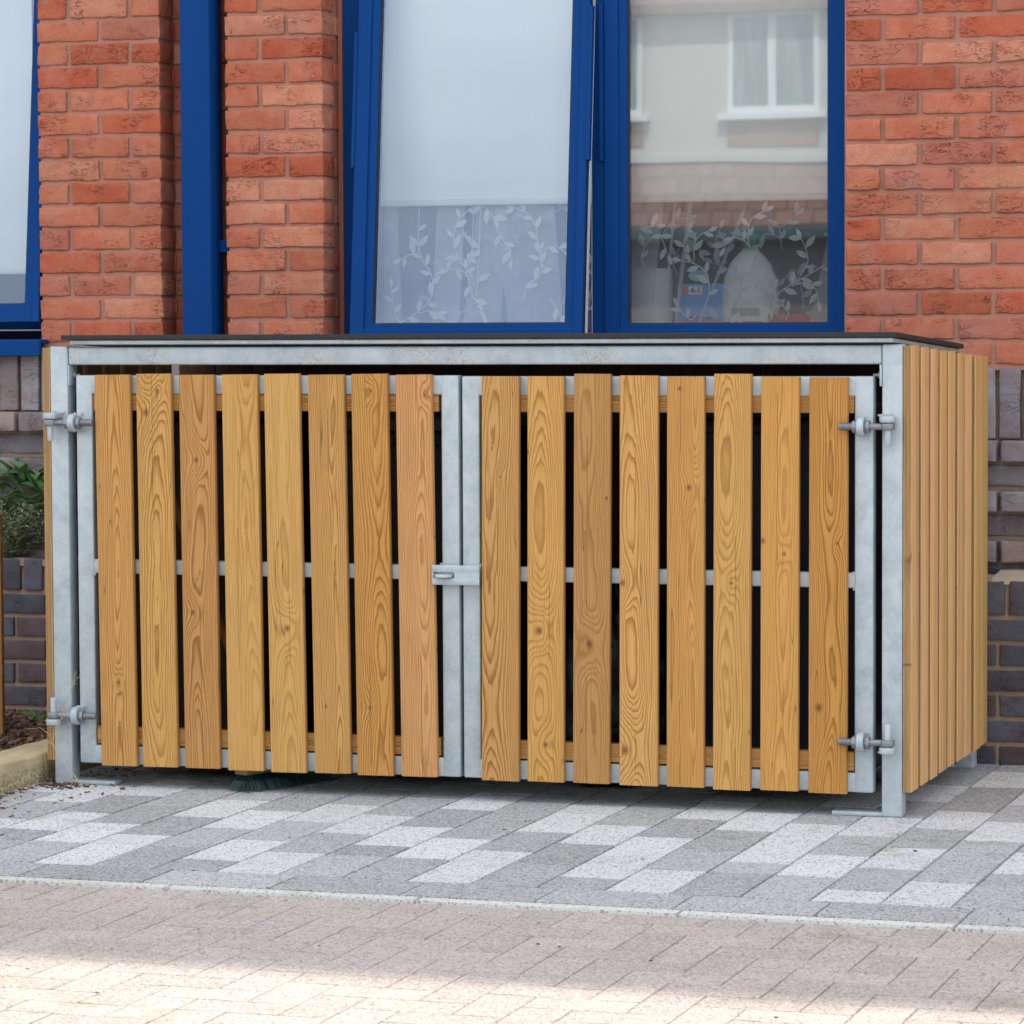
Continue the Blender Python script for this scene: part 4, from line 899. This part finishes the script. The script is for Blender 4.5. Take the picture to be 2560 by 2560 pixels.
# ================================================================ left bed: sleeper, bark, plants
bm = bmesh.new(); bx(bm, (-2.660, -1.1, -.03), (-2.515, 1.13, .083), .007, 3)
bmesh.ops.subdivide_edges(bm, edges=[e for e in bm.edges if e.calc_length() > .5], cuts=60)
for v_ in bm.verts: v_.co += noise.noise_vector(v_.co * 9) * .004
t = NT('weathered_sleeper'); v = t.n('ShaderNodeMapping', {'Vector': t.obj(), 'Scale': (26, 1.6, 26)}).outputs[0]; f = t.noise(v, 2.2, 5, .65); g_ = t.noise(t.obj(), 5, 4, .6); sp_ = t.noise(t.obj(), 160, 4, .7)
sz = t.n('ShaderNodeSeparateXYZ', {0: t.obj()}).outputs[2]
col = t.mix(t.ramp(f, (.35, 0), (.65, 1)), c4(.46, .36, .20), c4(.62, .52, .33)); col = t.mix(t.ramp(g_, (.48, 0), (.68, .7)), col, c4(.34, .30, .20))
mz = t.math('MULTIPLY', t.ramp(sp_, (.48, 0), (.56, 1)), t.ramp(sz, (.02, 1), (.075, 0))); col = t.mix(mz, col, c4(.13, .12, .06))
t.pbsdf(Base_Color=col, Roughness=.92, Normal=t.bump(sp_, .4, .003))
o_ = link('timber_sleeper', bm, t.m, smooth=True, sharp=40); tag(o_, 'pale weathered timber sleeper edging the bark bed beside the store', 'edging')
bs = lumpy('bed_soil', -6, -2.662, -1.6, 1.155, .035, .02, simple('bed_soil_earth', (.035, .022, .014), .95, 0, .4, 50, .6, 200), 100, 80, -.03); tag(bs, 'dark earth of the bark bed left of the store', None, None, 'structure')
bark = NT('bark'); oi = bark.n('ShaderNodeAttribute', attribute_name='Col').outputs['Color']; bark.pbsdf(Base_Color=oi, Roughness=.85, Normal=bark.bump(bark.noise(bark.obj(), 300, 3), .5, .002)); barkm = bark.m
def chips(n, reg, smin, smax, name, label, cols):
    vs_, fs_, cs_ = [], [], []
    for k in range(n):
        x, y, z = reg(); L = random.uniform(smin, smax); W = L * random.uniform(.2, .5); H_ = W * random.uniform(.3, .6)
        m_ = Matrix.Translation((x, y, z + H_ * .5)) @ Matrix.Rotation(random.uniform(0, 6.3), 4, 'Z') @ Matrix.Rotation(random.uniform(-.35, .35), 4, 'Y') @ Matrix.Rotation(random.uniform(-.3, .3), 4, 'X')
        b = len(vs_); c_ = random.choice(cols); kk = random.uniform(.6, 1.4); c_ = tuple(q * kk for q in c_)
        for p in ((-1, -.6, -1), (1, -.8, -1), (.9, .7, -1), (-.8, .8, -1), (-.7, -.4, 1), (.6, -.5, 1), (.8, .4, 1), (-.9, .5, .7)):
            q = m_ @ Vector((p[0] * L / 2 * random.uniform(.8, 1.1), p[1] * W / 2 * random.uniform(.7, 1.2), p[2] * H_ / 2)); vs_.append(tuple(q)); cs_.append(c_)
        for f in ((3, 2, 1, 0), (4, 5, 6, 7), (0, 1, 5, 4), (1, 2, 6, 5), (2, 3, 7, 6), (3, 0, 4, 7)): fs_.append(tuple(b + i for i in f))
    o_ = raw(name, vs_, fs_, barkm, None, cs_); tag(o_, label, None, None, 'stuff'); return o_
BC = [(.10, .045, .025), (.06, .03, .018), (.16, .075, .04), (.035, .022, .016), (.20, .12, .07)]
chips(5200, lambda: (random.uniform(-3.6, -2.665), random.uniform(-.5, 1.145), .04 + random.uniform(0, .02)), .012, .05, 'bark_mulch', 'shredded reddish brown bark mulch covering the bed', BC)
def near():
    u = random.random()
    if u < .55: return (random.gauss(-2.44, .05), random.gauss(-.02, .045), .001)
    if u < .75: return (random.uniform(-2.50, -2.30), random.uniform(0, .35), .001)
    if u < .9: return (-2.50 + abs(random.gauss(0, .02)), random.uniform(-.5, .1), .001)
    return (random.uniform(-2.5, -2.2), random.uniform(-.75, -.05), .001)
chips(420, near, .005, .022, 'bark_litter', 'crumbs of bark and dirt fallen around the left post', BC)
chips(70, lambda: (random.uniform(-2.3, .8), random.uniform(-2.9, -.1), .0005), .004, .014, 'leaf_crumbs', 'small dark crumbs scattered over the paving and driveway', [(.03, .018, .014), (.10, .05, .03), (.02, .02, .02)])
# plants
def leafmesh(vs_, fs_, mi_, p, d, up, L, W, m_in=0, m_out=None, curl=.25):
    d = d.normalized(); s_ = d.cross(up).normalized(); n_ = s_.cross(d)
    def ring(k, off):
        out = []
        for u, v_ in ((0, 0), (.25, .36), (.55, .5), (.82, .28), (1, 0), (.82, -.28), (.55, -.5), (.25, -.36)):
            uu = .5 + (u - .5) * k; out.append(p + d * uu * L + s_ * v_ * k * W + n_ * (off + abs(v_) * W * .35 - curl * L * (uu - .3) ** 2))
        return out
    b = len(vs_); vs_ += [tuple(q) for q in ring(1, 0)]; c_ = p + d * .5 * L + n_ * (-curl * L * .04); vs_.append(tuple(c_))
    for i in range(8): fs_.append((b + i, b + (i + 1) % 8, b + 8)); mi_.append(m_in if m_out is None else m_out)
    if m_out is not None:
        b = len(vs_); vs_ += [tuple(q) for q in ring(.72, .0008)]; vs_.append(tuple(c_ + n_ * .0008))
        for i in range(8): fs_.append((b + i, b + (i + 1) % 8, b + 8)); mi_.append(m_in)
gleaf = simple('glossy_green_leaf', (.06, .15, .045), .38, 0, .5, 12); gleaf2 = simple('mid_green_leaf', (.10, .20, .05), .45, 0, .4, 12); cream = simple('cream_leaf_edge', (.60, .66, .46), .5, 0, .2, 12); stemm = simple('green_stem', (.10, .13, .05), .6)
def shrub(name, label, cx, cy, z0, rx, ry, h, n, L, out, group=None):
    e_ = empty(name, (cx, cy, z0)); tag(e_, label, 'shrub', group); vs_, fs_, mi_ = [], [], []; bm = bmesh.new()
    for k in range(n // 9):
        a = random.uniform(0, 6.3); rr = math.sqrt(random.random()); tip = Vector((math.cos(a) * rr * rx, math.sin(a) * rr * ry, h * random.uniform(.45, 1.0) * (1 - .35 * rr)))
        base = Vector((tip.x * .3, tip.y * .3, 0)); mid = (base + tip) / 2 + Vector((random.uniform(-.03, .03), random.uniform(-.03, .03), .02)); tube(bm, [base, mid, tip], .0018, .0008, 4)
        for j in range(9):
            u = .25 + .75 * j / 8; p = base.lerp(mid, u * 2) if u < .5 else mid.lerp(tip, u * 2 - 1)
            an = j * 1.57 + random.uniform(-.4, .4); d = Vector((math.cos(an), math.sin(an), random.uniform(.1, .8)))
            l = L * random.uniform(.6, 1.15); leafmesh(vs_, fs_, mi_, p, d, Vector((0, 0, 1)), l, l * random.uniform(.5, .65), random.choice((0, 0, 1)), 2 if out else None)
    link('stems', bm, stemm, e_); o_ = raw('leaves', vs_, fs_, [gleaf, gleaf2, cream], e_, None, mi_, smooth=False)
shrub('variegated_shrub', 'low shrub with small cream edged leaves behind the planter wall', -3.28, 1.20, .53, .26, .09, .30, 1000, .031, True)
e_ = empty('broadleaf_plant', (-3.15, 1.27, .5)); tag(e_, 'broad dark green leaves rising behind the cream edged shrub', 'plant'); vs_, fs_, mi_ = [], [], []
for k in range(42):
    a = random.uniform(0, 6.28); d = Vector((math.cos(a) * .8, -abs(math.sin(a)) * .35, random.uniform(.15, 1.0))); p = Vector((random.uniform(-.17, .08), random.uniform(-.03, .02), random.uniform(.16, .32)))
    leafmesh(vs_, fs_, mi_, p, d, Vector((0, -.4, 1)), random.uniform(.07, .13), random.uniform(.03, .045), random.choice((0, 0, 1)), None, .5)
raw('leaves', vs_, fs_, [gleaf, gleaf2, cream], e_, None, mi_)
e_ = empty('tall_stem_plant', (-3.235, 1.17, .53)); tag(e_, 'thin upright stem with tiny leaves standing above the other planter plants', 'plant'); vs_, fs_, mi_ = [], [], []; bm = bmesh.new()
pts = [Vector((0, 0, 0)), Vector((-.005, 0, .16)), Vector((.012, 0, .27)), Vector((.022, 0, .385))]; tube(bm, pts, .002, .0012, 5)
for k in range(16):
    u = k / 15; i = min(int(u * 3), 2); p = pts[i].lerp(pts[i + 1], u * 3 - i); s_ = 1 if k % 2 else -1; l = .022 * (1.1 - u * .75)
    leafmesh(vs_, fs_, mi_, p, Vector((s_, -.3, .6)), Vector((0, 0, 1)), l, l * .6, 1, None)
for dx in (-.055, -.04): tube(bm, [(dx, 0, .0), (dx - .005, 0, .15), (dx - .012, 0, .25 + dx)], .004, .0008, 4)
link('stem', bm, stemm, e_); raw('leaves', vs_, fs_, [gleaf, gleaf2, cream], e_, None, mi_)
e_bm = bmesh.new()
for k in range(38):
    a = random.uniform(0, 6.3); l = random.uniform(.04, .085); tube(e_bm, [(0 + random.uniform(-.01, .01), 0, 0), (math.cos(a) * l * .4, math.sin(a) * l * .3, l * .55), (math.cos(a) * l, math.sin(a) * l * .6, l * random.uniform(.4, .8))], .0016, .0004, 3)
o_ = link('grass_tuft', e_bm, simple('fresh_grass', (.12, .24, .04), .6, 0, .3), loc=(-2.985, .96, .04)); tag(o_, 'small tuft of fresh green grass growing in the bark', 'grass tuft')
bm = bmesh.new(); Y_ = -.085
tube(bm, [(-2.335, Y_, .002), (-2.39, Y_, .065), (-2.441, Y_ + .01, .128), (-2.437, Y_ + .02, .150), (-2.405, Y_, .196), (-2.382, Y_, .26), (-2.356, Y_, .334)], .0013, .0008, 5)
for p in (((-2.441, Y_, .135), (-2.46, Y_, .115), (-2.452, Y_, .05)), ((-2.372, Y_, .29), (-2.355, Y_, .315), (-2.335, Y_, .322)), ((-2.376, Y_, .28), (-2.36, Y_, .30), (-2.348, Y_ - .01, .30)), ((-2.40, Y_, .2), (-2.385, Y_, .21), (-2.39, Y_, .235)),
          ((-2.44, Y_, .15), (-2.47, Y_, .17), (-2.515, Y_, .165)), ((-2.45, Y_, .13), (-2.42, Y_, .12), (-2.41, Y_, .15), (-2.43, Y_, .165)), ((-2.36, Y_, .03), (-2.35, Y_, .012), (-2.355, Y_, .001)), ((-2.36, Y_, .03), (-2.375, Y_, .012), (-2.38, Y_, .001))): tube(bm, p, .0008, .0005, 4)
o_ = link('dry_stalk', bm, simple('straw', (.50, .38, .20), .8)); tag(o_, 'thin dry straw stalk leaning against the lower left hinge', 'dry stalk')
bm = bmesh.new(); bx(bm, (-3.02, .60, .03), (-2.932, .62, .735), .003); o_ = link('timber_board', bm, M['wood']); o_['knot_a'] = [9., 9., .0001]; o_['knot_b'] = [9., 9., .0001]; o_.color = (.6, .5, .45, 1); tag(o_, 'sliver of an upright brown board at the left picture edge in the bed', 'timber board')
bm = bmesh.new(); bx(bm, (.074, 1.303, .625), (.086, 1.33, .64), .001); bx(bm, (.0765, 1.3025, .6275), (.0835, 1.3035, .6375), 0, 2, None, 1); wh = link('weep_vent', bm, [M['white'], M['gasket']]); H(wh)
